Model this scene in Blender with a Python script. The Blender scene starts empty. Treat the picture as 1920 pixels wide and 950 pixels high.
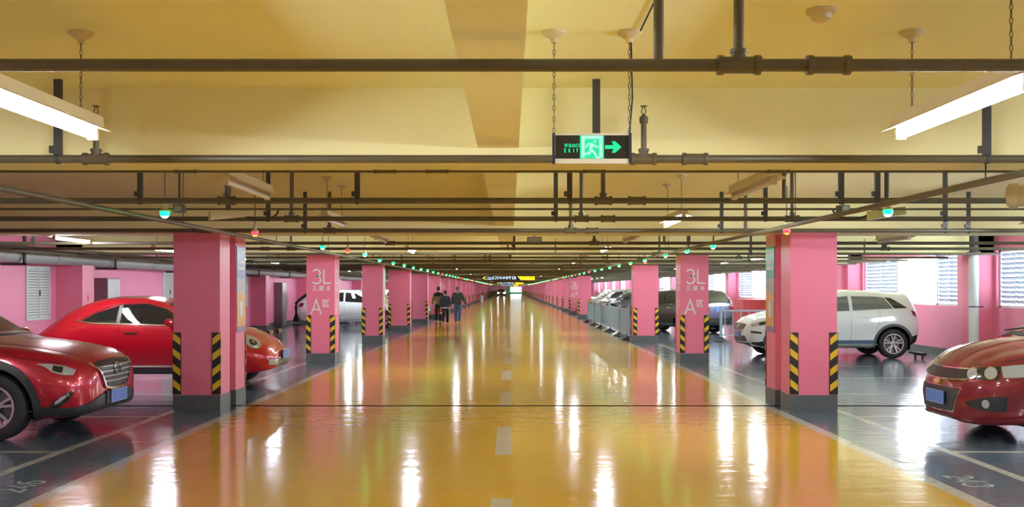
import bpy, bmesh, math, random
from mathutils import Vector, Matrix
from mathutils.bvhtree import BVHTree

random.seed(7)
PI = math.pi
SC = bpy.context.scene
COL = SC.collection

# ------------------------------------------------------------------ camera
CAMZ = 1.58
cd = bpy.data.cameras.new('camera')
cam = bpy.data.objects.new('camera', cd)
COL.objects.link(cam)
cam.location = (0, 0, CAMZ)
cam.rotation_euler = (PI / 2, 0, 0)
cd.sensor_width = 36.0
cd.lens = 36.0 * 1885 / 1920
cd.shift_x = 4 / 1920
cd.shift_y = 66 / 1920
cd.clip_start = 0.05
cd.clip_end = 800
SC.camera = cam

# ------------------------------------------------------------------ light and exposure
W = bpy.data.worlds.new('daylight')
SC.world = W
W.use_nodes = True
bg = W.node_tree.nodes['Background']
bg.inputs[0].default_value = (0.76, 0.89, 1.0, 1)
bg.inputs[1].default_value = 10.0
TUBE_STRENGTH = 150.0
SC.view_settings.view_transform = 'Standard'
SC.view_settings.look = 'None'
SC.view_settings.exposure = 0.85
SC.view_settings.gamma = 1.0
SC.view_settings.use_curve_mapping = False
SC.cycles.use_denoising = True
SC.cycles.max_bounces = 9
SC.cycles.diffuse_bounces = 5
SC.cycles.glossy_bounces = 4
SC.cycles.transmission_bounces = 4
SC.cycles.sample_clamp_indirect = 6.0
SC.cycles.caustics_reflective = True
SC.cycles.caustics_refractive = False
SC.cycles.blur_glossy = 0.6


# ------------------------------------------------------------------ helpers
def lin(c):
    return tuple((v / 12.92 if v <= 0.04045 else ((v + 0.055) / 1.055) ** 2.4) for v in c)


def s8(r, g, b):
    return lin((r / 255, g / 255, b / 255))


def mat(name, rgb, rough=0.5, metal=0.0, coat=0.0, emit=None, es=0.0, noise=0.0, nscale=4.0, bump=0.0, spec=None):
    m = bpy.data.materials.new(name)
    m.use_nodes = True
    nt = m.node_tree
    b = nt.nodes['Principled BSDF']
    b.inputs['Base Color'].default_value = (*rgb, 1)
    b.inputs['Roughness'].default_value = rough
    b.inputs['Metallic'].default_value = metal
    b.inputs['Coat Weight'].default_value = coat
    b.inputs['Coat Roughness'].default_value = 0.04
    if spec is not None:
        b.inputs['Specular IOR Level'].default_value = spec
    if emit:
        b.inputs['Emission Color'].default_value = (*emit, 1)
        b.inputs['Emission Strength'].default_value = es
    if noise or bump:
        tc = nt.nodes.new('ShaderNodeTexCoord')
        n = nt.nodes.new('ShaderNodeTexNoise')
        n.inputs['Scale'].default_value = nscale
        n.inputs['Detail'].default_value = 5
        nt.links.new(tc.outputs['Object'], n.inputs['Vector'])
        if noise:
            mx = nt.nodes.new('ShaderNodeMix')
            mx.data_type = 'RGBA'
            mx.inputs[6].default_value = (*[v * (1 - noise) for v in rgb], 1)
            mx.inputs[7].default_value = (*[min(1, v * (1 + noise)) for v in rgb], 1)
            nt.links.new(n.outputs['Fac'], mx.inputs[0])
            nt.links.new(mx.outputs[2], b.inputs['Base Color'])
        if bump:
            bp = nt.nodes.new('ShaderNodeBump')
            bp.inputs['Strength'].default_value = bump
            bp.inputs['Distance'].default_value = 0.02
            nt.links.new(n.outputs['Fac'], bp.inputs['Height'])
            nt.links.new(bp.outputs['Normal'], b.inputs['Normal'])
    return m


class MB:
    """collects shapes into one mesh"""
    def __init__(self):
        self.bm = bmesh.new()

    def quad(self, pts, mi=0):
        f = self.bm.faces.new([self.bm.verts.new(p) for p in pts])
        f.material_index = mi
        return self

    def box(self, x0, x1, y0, y1, z0, z1, mi=0):
        v = [self.bm.verts.new((x, y, z)) for z in (z0, z1) for y in (y0, y1) for x in (x0, x1)]
        for q in ((0, 2, 3, 1), (4, 5, 7, 6), (0, 1, 5, 4), (2, 6, 7, 3), (0, 4, 6, 2), (1, 3, 7, 5)):
            f = self.bm.faces.new([v[i] for i in q])
            f.material_index = mi
        return self

    def prism(self, poly, ax, a0, a1, mi=0):
        """polygon in the plane normal to axis ax (0,1,2), extruded from a0 to a1"""
        def P(p, a):
            q = list(p)
            q.insert(ax, a)
            return q
        A = [self.bm.verts.new(P(p, a0)) for p in poly]
        B = [self.bm.verts.new(P(p, a1)) for p in poly]
        fs = [self.bm.faces.new(A), self.bm.faces.new(B[::-1])]
        n = len(poly)
        for i in range(n):
            fs.append(self.bm.faces.new((A[i], B[i], B[(i + 1) % n], A[(i + 1) % n])))
        for f in fs:
            f.material_index = mi
        return self

    def tube(self, pts, r, seg=10, mi=0, cap=True):
        pts = [Vector(p) for p in pts]
        rs = r if isinstance(r, (list, tuple)) else [r] * len(pts)
        rings = []
        prev = None
        for i, p in enumerate(pts):
            d = (pts[min(i + 1, len(pts) - 1)] - pts[max(i - 1, 0)])
            if d.length < 1e-9:
                d = Vector((0, 0, 1))
            d.normalize()
            if prev is None:
                u = d.orthogonal().normalized()
            else:
                u = (prev - d * prev.dot(d))
                u = u.normalized() if u.length > 1e-6 else d.orthogonal().normalized()
            prev = u
            w = d.cross(u)
            rings.append([self.bm.verts.new(p + (u * math.cos(2 * PI * k / seg) + w * math.sin(2 * PI * k / seg)) * rs[i]) for k in range(seg)])
        for a, b in zip(rings, rings[1:]):
            for k in range(seg):
                f = self.bm.faces.new((a[k], a[(k + 1) % seg], b[(k + 1) % seg], b[k]))
                f.material_index = mi
        if cap:
            for rg in (rings[0][::-1], rings[-1]):
                f = self.bm.faces.new(rg)
                f.material_index = mi
        return self

    def lathe(self, prof, c=(0, 0, 0), ax=2, seg=20, mi=0):
        """prof: (radius, along); closed with caps where radius is 0"""
        o = [1, 2] if ax == 0 else [0, 2] if ax == 1 else [0, 1]
        rings = []
        for r, a in prof:
            if r < 1e-6:
                q = [0, 0, 0]
                q[ax] = a
                rings.append([self.bm.verts.new(Vector(q) + Vector(c))])
            else:
                rg = []
                for k in range(seg):
                    q = [0, 0, 0]
                    q[ax] = a
                    q[o[0]] = r * math.cos(2 * PI * k / seg)
                    q[o[1]] = r * math.sin(2 * PI * k / seg)
                    rg.append(self.bm.verts.new(Vector(q) + Vector(c)))
                rings.append(rg)
        for a, b in zip(rings, rings[1:]):
            for k in range(seg):
                k2 = (k + 1) % seg
                if len(a) == 1 and len(b) == 1:
                    continue
                if len(a) == 1:
                    f = self.bm.faces.new((a[0], b[k2], b[k]))
                elif len(b) == 1:
                    f = self.bm.faces.new((a[k], a[k2], b[0]))
                else:
                    f = self.bm.faces.new((a[k], a[k2], b[k2], b[k]))
                f.material_index = mi
        return self

    def ribbon(self, pts, w, M, th=0.003, mi=0):
        """flat stroke of width w through 2-D pts; M maps (u, v, n) to space"""
        pts = [Vector(p) for p in pts]
        L, R = [], []
        n = len(pts)
        closed = n > 2 and (pts[0] - pts[-1]).length < 1e-6
        for i in range(n):
            a = pts[i - 1] if i > 0 else (pts[-2] if closed else None)
            b = pts[i + 1] if i < n - 1 else (pts[1] if closed else None)
            d1 = (pts[i] - a).normalized() if a is not None else None
            d2 = (b - pts[i]).normalized() if b is not None else None
            d = d1 + d2 if d1 is not None and d2 is not None else (d1 if d1 is not None else d2)
            if d.length < 1e-6:
                d = d1
            d.normalize()
            nn = Vector((-d.y, d.x))
            k = 1.0
            if d1 is not None and d2 is not None:
                k = 1 / max(0.5, nn.dot(Vector((-d1.y, d1.x))))
            L.append(pts[i] + nn * w / 2 * k)
            R.append(pts[i] - nn * w / 2 * k)
        for i in range(n - 1):
            q = [L[i], R[i], R[i + 1], L[i + 1]]
            lo = [self.bm.verts.new(M(p.x, p.y, 0)) for p in q]
            hi = [self.bm.verts.new(M(p.x, p.y, th)) for p in q]
            for idx in ((0, 1, 2, 3),):
                f = self.bm.faces.new([hi[j] for j in idx])
                f.material_index = mi
            for j in range(4):
                f = self.bm.faces.new((lo[j], lo[(j + 1) % 4], hi[(j + 1) % 4], hi[j]))
                f.material_index = mi
        return self

    def build(self, name, mats, parent=None, smooth=30, bevel=0.0, doubles=False):
        bm = self.bm
        if doubles:
            bmesh.ops.remove_doubles(bm, verts=bm.verts, dist=1e-5)
        if bevel:
            es = [e for e in bm.edges if len(e.link_faces) == 2 and e.calc_face_angle(0) > 0.5]
            bmesh.ops.bevel(bm, geom=es, offset=bevel, segments=2, affect='EDGES', profile=0.5)
        bmesh.ops.recalc_face_normals(bm, faces=bm.faces)
        me = bpy.data.meshes.new(name)
        bm.to_mesh(me)
        bm.free()
        for m in (mats if isinstance(mats, (list, tuple)) else [mats]):
            me.materials.append(m)
        if smooth:
            for p in me.polygons:
                p.use_smooth = True
            me.set_sharp_from_angle(angle=math.radians(smooth))
        return link(name, me, parent)


def link(name, me, parent=None):
    o = bpy.data.objects.new(name, me)
    COL.objects.link(o)
    if parent:
        o.parent = parent
    return o


def empty(name, loc=(0, 0, 0), rz=0.0):
    o = bpy.data.objects.new(name, None)
    COL.objects.link(o)
    o.location = loc
    o.rotation_euler = (0, 0, rz)
    o.empty_display_size = 0.1
    return o


def tag(o, label, cat, group=None):
    o['label'] = label
    o['category'] = cat
    if group:
        o['group'] = group
    elif 'group' in o:
        del o['group']
    return o


def struct(o, label=None):
    o['kind'] = 'structure'
    if label:
        o['label'] = label
    return o


KIDS = {}


def kids(o):
    return [c for c in COL.objects if c.parent is o]


def copy_tree(o, parent=None, tree=None):
    c = o.copy()
    COL.objects.link(c)
    if parent:
        c.parent = parent
    for ch in (tree if tree is not None else kids(o)):
        copy_tree(ch, c)
    return c


# ------------------------------------------------------------------ materials
PINK = mat('pink_paint', (0.83, 0.205, 0.335), 0.38, noise=0.05, nscale=2.0)
PINKW = mat('pink_wall_paint', (0.84, 0.27, 0.43), 0.5, noise=0.06, nscale=1.2)
REDP = mat('red_paint', (0.62, 0.045, 0.05), 0.45, noise=0.05)
BASEG = mat('grey_base_paint', (0.10, 0.115, 0.125), 0.4, noise=0.25, nscale=6)
CEIL = mat('ceiling_paint', (0.88, 0.84, 0.47), 0.8, noise=0.05, nscale=0.8)
BLACKR = mat('black_rubber', (0.016, 0.014, 0.015), 0.55)
YEL = mat('yellow_reflective', (0.80, 0.50, 0.02), 0.35)
PIPE = mat('pipe_paint', (0.105, 0.09, 0.055), 0.42, noise=0.25, nscale=9)
STEEL = mat('galvanised_steel', (0.42, 0.43, 0.43), 0.35, metal=0.8, noise=0.15, nscale=7)
DUCT = mat('grey_duct_paint', (0.33, 0.34, 0.33), 0.3, noise=0.15, nscale=3)
DARKST = mat('dark_strut_paint', (0.05, 0.052, 0.052), 0.5)
CHAIN = mat('chain_metal', (0.16, 0.13, 0.09), 0.4, metal=0.7)
CREAM = mat('cream_enamel', (0.60, 0.51, 0.31), 0.4)
WHITEP = mat('white_enamel', (0.80, 0.80, 0.78), 0.35)
TUBE_ON = mat('lit_tube', (0.9, 0.93, 1), 0.4, emit=(0.86, 0.92, 1.0), es=TUBE_STRENGTH)
TUBE_OFF = mat('unlit_tube', (0.75, 0.74, 0.70), 0.25)
GREEN_ON = mat('green_lens', (0.05, 0.8, 0.4), 0.2, emit=(0.0, 1.0, 0.06), es=8.0)
RED_ON = mat('red_lens', (0.5, 0.02, 0.02), 0.2, emit=(1.0, 0.03, 0.05), es=2.0)
CORE_G = mat('bright_green_led', (0.8, 1, 0.9), 0.2, emit=(0.45, 1.0, 0.75), es=5.0)
CORE_R = mat('bright_amber_led', (1, 0.8, 0.3), 0.2, emit=(1.0, 0.5, 0.06), es=1.0)
SIGN_G = mat('exit_green', (0.01, 0.2, 0.1), 0.3, emit=(0.0, 0.85, 0.36), es=0.46)
SIGN_L = mat('exit_pale_green', (0.2, 0.3, 0.3), 0.3, emit=(0.36, 0.90, 0.76), es=0.42)
BLACKP = mat('black_panel', (0.02, 0.02, 0.017), 0.3)
NAVY = mat('navy_frame', (0.02, 0.03, 0.06), 0.35)
ACRYL = mat('pale_acrylic', (0.75, 0.72, 0.60), 0.25)
WTEXT = mat('white_lettering', (0.78, 0.80, 0.84), 0.5)
LINEW = mat('floor_line_paint', (0.62, 0.63, 0.60), 0.25)
LINEWORN = mat('worn_number_paint', (0.40, 0.44, 0.42), 0.3)
SIGNTXT = mat('sign_lit_lettering', (0.8, 0.9, 1), 0.4, emit=(0.55, 0.78, 1.0), es=0.5)
SIGNYEL = mat('sign_lit_yellow', (0.85, 0.72, 0.06), 0.4, emit=(0.90, 0.66, 0.012), es=0.65)
SIGNBLU = mat('sign_dark_blue', (0.012, 0.03, 0.09), 0.3)
LOUV = mat('louvre_aluminium', (0.68, 0.72, 0.76), 0.45)
SLAT = mat('louvre_slat_grey', (0.26, 0.30, 0.36), 0.5)
LOUVL = mat('white_louvre', (0.68, 0.73, 0.71), 0.5)
BARR = mat('barrier_grey_paint', (0.30, 0.38, 0.44), 0.4)
TYRE = mat('tyre_rubber', (0.018, 0.018, 0.020), 0.6)
ALLOY = mat('alloy_wheel', (0.62, 0.63, 0.65), 0.28, metal=0.75)
DISC = mat('brake_steel', (0.16, 0.16, 0.17), 0.4, metal=0.8)
CLAD = mat('black_plastic', (0.028, 0.030, 0.034), 0.42)
GLASS = mat('tinted_glass', (0.010, 0.013, 0.015), 0.03, coat=0.5, spec=0.8)
GLASSL = mat('lighter_glass', (0.14, 0.16, 0.175), 0.03, coat=0.5, spec=0.8)
LENS = mat('headlight_lens', (0.55, 0.58, 0.62), 0.10, metal=0.30, coat=1.0)
LENSD = mat('headlight_dark', (0.02, 0.02, 0.022), 0.12, coat=1.0)
CHROME = mat('chrome', (0.72, 0.73, 0.75), 0.10, metal=1.0)
TAIL = mat('tail_lens', (0.25, 0.006, 0.012), 0.1, coat=1.0)
PLATE = mat('blue_plate', (0.10, 0.22, 0.62), 0.35, noise=0.3, nscale=14)
PLATEW = mat('plate_smudge', (0.45, 0.55, 0.80), 0.4)
AMBER = mat('amber_lens', (0.7, 0.25, 0.02), 0.2, coat=1)
GOLD = mat('gold_emblem', (0.72, 0.52, 0.18), 0.3, metal=0.6)
SEAM = mat('panel_gap', (0.01, 0.008, 0.008), 0.7)


def paint(name, rgb, metal=0.25):
    return mat(name, rgb, 0.28, metal=metal, coat=1.0)


P_CRIM = paint('crimson_paint', (0.50, 0.005, 0.03), 0.30)
P_RED = paint('bright_red_paint', (0.58, 0.003, 0.022), 0.1)
P_MAR = paint('maroon_paint', (0.25, 0.016, 0.026), 0.35)
P_WHI = paint('white_car_paint', (0.80, 0.88, 0.92), 0.0)
P_BLK = paint('black_car_paint', (0.012, 0.013, 0.016), 0.2)
P_SIL = paint('silver_car_paint', (0.42, 0.42, 0.47), 0.6)
P_DGR = paint('dark_grey_car_paint', (0.09, 0.09, 0.105), 0.5)
P_BLU = paint('slate_blue_car_paint', (0.10, 0.14, 0.22), 0.6)


# ------------------------------------------------------------------ floor material
def floor_material():
    m = bpy.data.materials.new('epoxy_floor')
    m.use_nodes = True
    nt = m.node_tree
    N, Lk = nt.nodes, nt.links
    b = N['Principled BSDF']
    tc = N.new('ShaderNodeTexCoord')
    sep = N.new('ShaderNodeSeparateXYZ')
    Lk.new(tc.outputs['Object'], sep.inputs[0])
    X, Y = sep.outputs[0], sep.outputs[1]

    def M(op, a, bb=None, c=None):
        n = N.new('ShaderNodeMath')
        n.operation = op
        for i, v in enumerate((a, bb, c)):
            if v is None:
                continue
            if isinstance(v, (int, float)):
                n.inputs[i].default_value = v
            else:
                Lk.new(v, n.inputs[i])
        return n.outputs[0]

    def noise(scale, detail=4, vec=None, rough=0.55):
        n = N.new('ShaderNodeTexNoise')
        n.inputs['Scale'].default_value = scale
        n.inputs['Detail'].default_value = detail
        n.inputs['Roughness'].default_value = rough
        Lk.new(vec if vec else tc.outputs['Object'], n.inputs['Vector'])
        return n.outputs['Fac']

    def mix(f, a, bb):
        n = N.new('ShaderNodeMix')
        n.data_type = 'RGBA'
        Lk.new(f, n.inputs[0])
        for i, v in ((6, a), (7, bb)):
            if isinstance(v, tuple):
                n.inputs[i].default_value = (*v, 1)
            else:
                Lk.new(v, n.inputs[i])
        return n.outputs[2]

    wob = M('MULTIPLY_ADD', noise(2.5, 3), 0.02, -0.01)
    Xw = M('ADD', X, wob)
    aX = M('ABSOLUTE', M('ADD', Xw, 0.035))
    lane = M('LESS_THAN', aX, 3.495)
    n1 = noise(0.9, 5)
    n2 = noise(7, 5)
    lane_c = mix(n1, LANE_A, LANE_B)
    bay_c = mix(n1, BAY_A, BAY_B)
    c = mix(lane, bay_c, lane_c)
    line = M('LESS_THAN', M('ABSOLUTE', M('SUBTRACT', aX, 3.495)), 0.066)
    dash = M('MULTIPLY', M('LESS_THAN', M('ABSOLUTE', M('ADD', Xw, 0.06)), 0.082),
             M('LESS_THAN', M('FRACT', M('DIVIDE', M('SUBTRACT', Y, 5.62), 3.94)), 0.497))
    dash = M('MULTIPLY', dash, M('MULTIPLY', M('GREATER_THAN', Y, 1.0), M('LESS_THAN', Y, 60.0)))
    aB = M('ABSOLUTE', M('ADD', Xw, 0.045))
    bayl = M('LESS_THAN', M('ABSOLUTE', M('SUBTRACT', aB, 4.305)), 0.05)
    outb = M('GREATER_THAN', aB, 4.305)
    div = M('LESS_THAN', M('ABSOLUTE', M('SUBTRACT', M('FRACT', M('DIVIDE', M('SUBTRACT', Y, 8.40), 2.683)), 0.5)), 0.0185)
    div = M('MULTIPLY', M('MULTIPLY', div, outb), M('LESS_THAN', aB, 9.4))
    marks = M('MAXIMUM', M('MAXIMUM', line, dash), M('MAXIMUM', bayl, div))
    wear = M('MULTIPLY', marks, M('SUBTRACT', 0.96, M('MULTIPLY', M('GREATER_THAN', n2, 0.62), 0.45)))
    c = mix(wear, c, (0.56, 0.55, 0.47))
    joint = M('LESS_THAN', M('ABSOLUTE', M('SUBTRACT', M('ADD', Y, wob), 13.57)), 0.014)
    c = mix(joint, c, (0.012, 0.012, 0.014))
    Lk.new(c, b.inputs['Base Color'])
    rgh = M('MULTIPLY_ADD', noise(1.6, 4), 0.09, FLOOR_ROUGH)
    Lk.new(rgh, b.inputs['Roughness'])
    b.inputs['Specular IOR Level'].default_value = 1.0
    # trowel ripples of the poured epoxy
    mp = N.new('ShaderNodeMapping')
    mp.inputs['Scale'].default_value = (0.8, 1.5, 1)
    Lk.new(tc.outputs['Object'], mp.inputs[0])
    h = M('ADD', noise(3.2, 2, mp.outputs[0], 0.5), M('MULTIPLY', noise(11, 2, mp.outputs[0], 0.5), 0.18))
    bp = N.new('ShaderNodeBump')
    bp.inputs['Strength'].default_value = 0.55
    bp.inputs['Distance'].default_value = 0.0075
    Lk.new(h, bp.inputs['Height'])
    Lk.new(bp.outputs['Normal'], b.inputs['Normal'])
    return m


LANE_A, LANE_B = (0.64, 0.355, 0.006), (0.70, 0.41, 0.010)
BAY_A, BAY_B = (0.095, 0.14, 0.19), (0.13, 0.18, 0.235)
FLOOR_ROUGH = 0.09
FLOOR = floor_material()

# ------------------------------------------------------------------ setting
ZS, ZB, ZC = 2.745, 2.325, 2.395        # slab, beam soffit, centre beam soffit
XL, XR = -9.66, 10.30
Y0, Y1 = -12.0, 300.0
ROWS = [21.4 + 8.05 * k for k in range(34)]

struct(MB().quad([(XL - .3, Y0, 0), (XR + .3, Y0, 0), (XR + .3, Y1 + 12, 0), (XL - .3, Y1 + 12, 0)]).build('floor', FLOOR, smooth=0))
struct(MB().box(XL - .3, XR + .3, Y0, Y1, ZS, ZS + .25).build('ceiling', CEIL, smooth=0))
struct(MB().box(-.186, .051, Y0, Y1, ZC, ZS).build('ceiling_beam', CEIL, smooth=0))
for a, b in [(-10.3, -9.7), (-3.0, -2.4), (5.83, 6.35), (13.0, 13.46), (13.67, 14.17)] + [(r, r + .55) for r in ROWS]:
    struct(MB().box(XL, XR, a, b, ZB, ZS).build('ceiling_beam', CEIL, smooth=0))

# left wall with small closed louvre windows
struct(MB().box(XL - .25, XL, Y0, Y1, 0, ZS).build('wall_left', PINKW, smooth=0))
struct(MB().box(XL, XL + .015, Y0, Y1, 0, .2).build('baseboard_left', BASEG, smooth=0))
struct(MB().box(XL, XR, Y0 - .25, Y0, 0, ZS).build('wall_back', PINKW, smooth=0))
for r in [5.3, 13.2] + ROWS[:16]:
    p = MB().box(XL, -9.1, r, r + .6, .2, ZS).build('wall_pilaster', PINK, smooth=0)
    struct(p)
    struct(MB().box(XL, -9.09, r - .01, r + .61, 0, .2).build('baseboard_pilaster', BASEG, smooth=0))

# right wall: sill band, head band, piers, windows open to the daylight
SILL, HEAD = 1.18, 2.40
struct(MB().box(XR, XR + .25, Y0, Y1, 0, SILL).box(XR, XR + .25, Y0, Y1, HEAD, ZS).build('wall_right', PINKW, smooth=0))
struct(MB().box(XR - .015, XR, Y0, Y1, 0, .17).build('baseboard_right', BASEG, smooth=0))
right_rows = [-3.0, 5.3, 13.2] + ROWS
prev = Y0
nwin = 0


def louvre(y0, y1, n=11, mull=True):
    """a louvred leaf in the right wall between y0 and y1"""
    global nwin
    nwin += 1
    t = struct(empty('window_%d' % nwin, (XR + .10, y0, SILL)))
    w, h = y1 - y0, HEAD - SILL
    f = MB()
    for a, b, c, d in ((0, w, 0, .05), (0, w, h - .05, h), (0, .05, 0, h), (w - .05, w, 0, h)):
        f.box(-.035, .035, a, b, c, d)
    if mull:
        f.box(-.025, .025, w / 2 - .015, w / 2 + .015, .05, h - .05)
    f.build('window_frame', LOUV, t, smooth=0)
    s = MB()
    for i in range(n):
        z = .075 + (h - .14) * (i + .5) / n
        s.prism([(-.032, z + .034), (-.026, z + .038), (.032, z - .034), (.026, z - .038)], 1, .05, w - .05)
    s.build('louvre_slats', SLAT, t, smooth=0)


def open_sash(y0, y1):
    global nwin
    nwin += 1
    t = struct(empty('window_%d' % nwin, (XR + .10, y0, SILL)))
    w, h = y1 - y0, HEAD - SILL
    f = MB()
    for a, b, c, d in ((0, w, 0, .045), (0, w, h - .045, h), (0, .045, 0, h), (w - .045, w, 0, h), (w / 2 - .02, w / 2 + .02, 0, h)):
        f.box(-.03, .03, a, b, c, d)
    f.build('window_frame', WHITEP, t, smooth=0)


piers = MB()
for k, r in enumerate(right_rows):
    nxt = right_rows[k + 1] if k + 1 < len(right_rows) else Y1
    if k == 0:
        piers.box(XR, XR + .25, Y0, r + .6, SILL, HEAD)
    # pier just beyond each pilaster, narrow pier before the next
    a, b = r + 1.75, nxt - .12
    if r == 13.2:
        a = 14.9
    piers.box(XR, XR + .25, r - .12, a, SILL, HEAD)
    L = b - a
    if nxt < 120:
        louvre(a, a + L * .20)
        open_sash(a + L * .20, a + L * .61)
        if r == 13.2:
            louvre(a + L * .61, a + L * .80)
            louvre(a + L * .80, b)
        else:
            louvre(a + L * .61, b)
    else:
        open_sash(a, a + L * .5)
        piers.box(XR, XR + .25, a + L * .5, b, SILL, HEAD)
    struct(MB().box(9.9, XR, r, r + .6, .17, ZS).build('wall_pilaster', PINK, smooth=0))
    struct(MB().box(9.89, XR, r - .01, r + .61, 0, .17).build('baseboard_pilaster', BASEG, smooth=0))
struct(piers.build('wall_right_piers', PINKW, smooth=0))

# deep pink return wall beyond the white hatchback, and the low red wall after the open bays
struct(MB().box(9.3, 9.9, 29.75, 30.0, .17, ZS).box(9.3, 9.9, 29.74, 30.01, 0, .17).build('wall_return', PINKW, smooth=0))
# far end: wall with a bright opening
struct(MB().box(XL, .2, Y1, Y1 + .3, 0, ZS).box(3.4, XR, Y1, Y1 + .3, 0, ZS).box(.2, 3.4, Y1, Y1 + .3, 2.05, ZS)
       .build('wall_far', PINKW, smooth=0))
TEAL = mat('teal_paint', (0.03, 0.52, 0.42), 0.4)
struct(MB().box(-.9, .15, Y1 - .1, Y1, 0, 2.2).build('door_1', TEAL, smooth=0))
struct(MB().box(.2, 3.4, Y1 - .02, Y1 + .15, 0, .6).build('wall_far_sill', TEAL, smooth=0))
# rubber strip over the expansion joint between the twin columns
struct(MB().box(XL + .02, XR - .02, 13.545, 13.605, .0006, .004).build('trim_1', mat('joint_rubber', (.008, .008, .009), .95, spec=.05), smooth=0))
# ------------------------------------------------------------------ stroke lettering
def arc(cx, cy, rx, ry, a0, a1, n=10):
    return [(cx + rx * math.cos(math.radians(a0 + (a1 - a0) * i / n)), cy + ry * math.sin(math.radians(a0 + (a1 - a0) * i / n))) for i in range(n + 1)]


G = {   # strokes in a box 0..w wide (third entry), 0..1 high
    '3': ([arc(.30, .74, .27, .25, 150, -90, 12) + arc(.30, .255, .31, .255, 90, -150, 14)[0:]], .62),
    'L': ([[(.05, 1), (.05, .03), (.55, .03)]], .58),
    'A': ([[(0, 0), (.36, 1), (.72, 0)], [(.14, .33), (.58, .33)]], .74),
    'E': ([[(.5, .97), (.05, .97), (.05, .03), (.5, .03)], [(.05, .5), (.45, .5)]], .55),
    'X': ([[(0, 0), (.55, 1)], [(0, 1), (.55, 0)]], .58),
    'I': ([[(.06, 0), (.06, 1)]], .14),
    'T': ([[(0, .97), (.6, .97)], [(.3, 0), (.3, .97)]], .62),
    '2': ([arc(.28, .72, .26, .27, 160, -35, 10) + [(.02, .03), (.56, .03)]], .58),
    '4': ([[(.42, 0), (.42, 1), (.02, .28), (.58, .28)]], .6),
    '5': ([[(.5, .97), (.1, .97), (.06, .55)] + arc(.26, .31, .27, .29, 120, -150, 12)], .56),
    '6': ([[(.46, .98)] + arc(.29, .5, .27, .45, 120, 180, 5) + arc(.29, .29, .27, .28, 180, 540, 16)], .58),
    '三': ([[(.1, .92), (.9, .92)], [(.16, .5), (.84, .5)], [(.02, .06), (.98, .06)]], 1.0),
    '层': ([[(.12, .95), (.92, .95), (.92, .70), (.12, .70)], [(.12, .95), (.12, .45), (.0, .02)], [(.30, .52), (.86, .52)],
           [(.2, .34), (.96, .34)], [(.52, .34), (.32, .08), (.86, .08)], [(.72, .22), (.92, .0)]], 1.0),
    '半': ([[(.2, .92), (.33, .72)], [(.8, .92), (.67, .72)], [(.12, .6), (.88, .6)], [(.02, .34), (.98, .34)], [(.5, 1), (.5, 0)]], 1.0),
    '区': ([[(.95, .95), (.08, .95), (.08, .05), (.97, .05)], [(.28, .76), (.82, .22)], [(.78, .78), (.26, .22)]], 1.0),
    '电': ([[(.12, .82), (.12, .32), (.82, .32), (.82, .82), (.12, .82)], [(.12, .57), (.82, .57)], [(.47, 1), (.47, .06), (.98, .06), (.98, .2)]], 1.0),
    '梯': ([[(.02, .7), (.40, .7)], [(.2, 1), (.2, 0)], [(.2, .6), (.02, .25)], [(.52, 1), (.60, .86)], [(.9, 1), (.82, .86)],
           [(.46, .8), (.92, .8), (.92, .6), (.48, .6), (.46, .4), (.95, .4), (.90, .12)], [(.70, .8), (.70, 0)], [(.66, .36), (.42, .08)]], 1.0),
    '间': ([[(.1, .98), (.2, .86)], [(.1, .78), (.1, 0)], [(.32, .92), (.92, .92), (.92, .02), (.8, .04)],
           [(.3, .68), (.7, .68), (.7, .2), (.3, .2), (.3, .68)], [(.3, .44), (.7, .44)]], 1.0),
    '安': ([[(.5, 1), (.5, .9)], [(.06, .68), (.06, .86), (.94, .86), (.94, .68)], [(.45, .76), (.25, .3), (.85, .02)], [(.72, .5), (.5, .15), (.12, .02)], [(.02, .5), (.98, .5)]], 1.0),
    '全': ([[(0, .52), (.5, 1), (1, .52)], [(.22, .52), (.78, .52)], [(.2, .28), (.8, .28)], [(.06, .03), (.94, .03)], [(.5, .52), (.5, .03)]], 1.0),
    '出': ([[(.5, 1), (.5, .04)], [(.14, .86), (.14, .54), (.86, .54), (.86, .86)], [(.05, .4), (.05, .04), (.95, .04), (.95, .4)]], 1.0),
    '口': ([[(.12, .88), (.12, .06), (.88, .06), (.88, .88), (.12, .88)]], 1.0),
}


def write(mb, text, M, x, y, h, w=None, gap=.12, mi=0, th=.003, sx=1.0):
    w = w or h * .11
    for ch in text:
        if ch == ' ':
            x += h * .35 * sx
            continue
        st, adv = G[ch]
        for s in st:
            mb.ribbon([(x + px * h * sx, y + py * h) for px, py in s], w, M, th, mi)
        x += (adv + gap) * h * sx
    return x


# ------------------------------------------------------------------ columns
COLPROTO = {}


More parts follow.
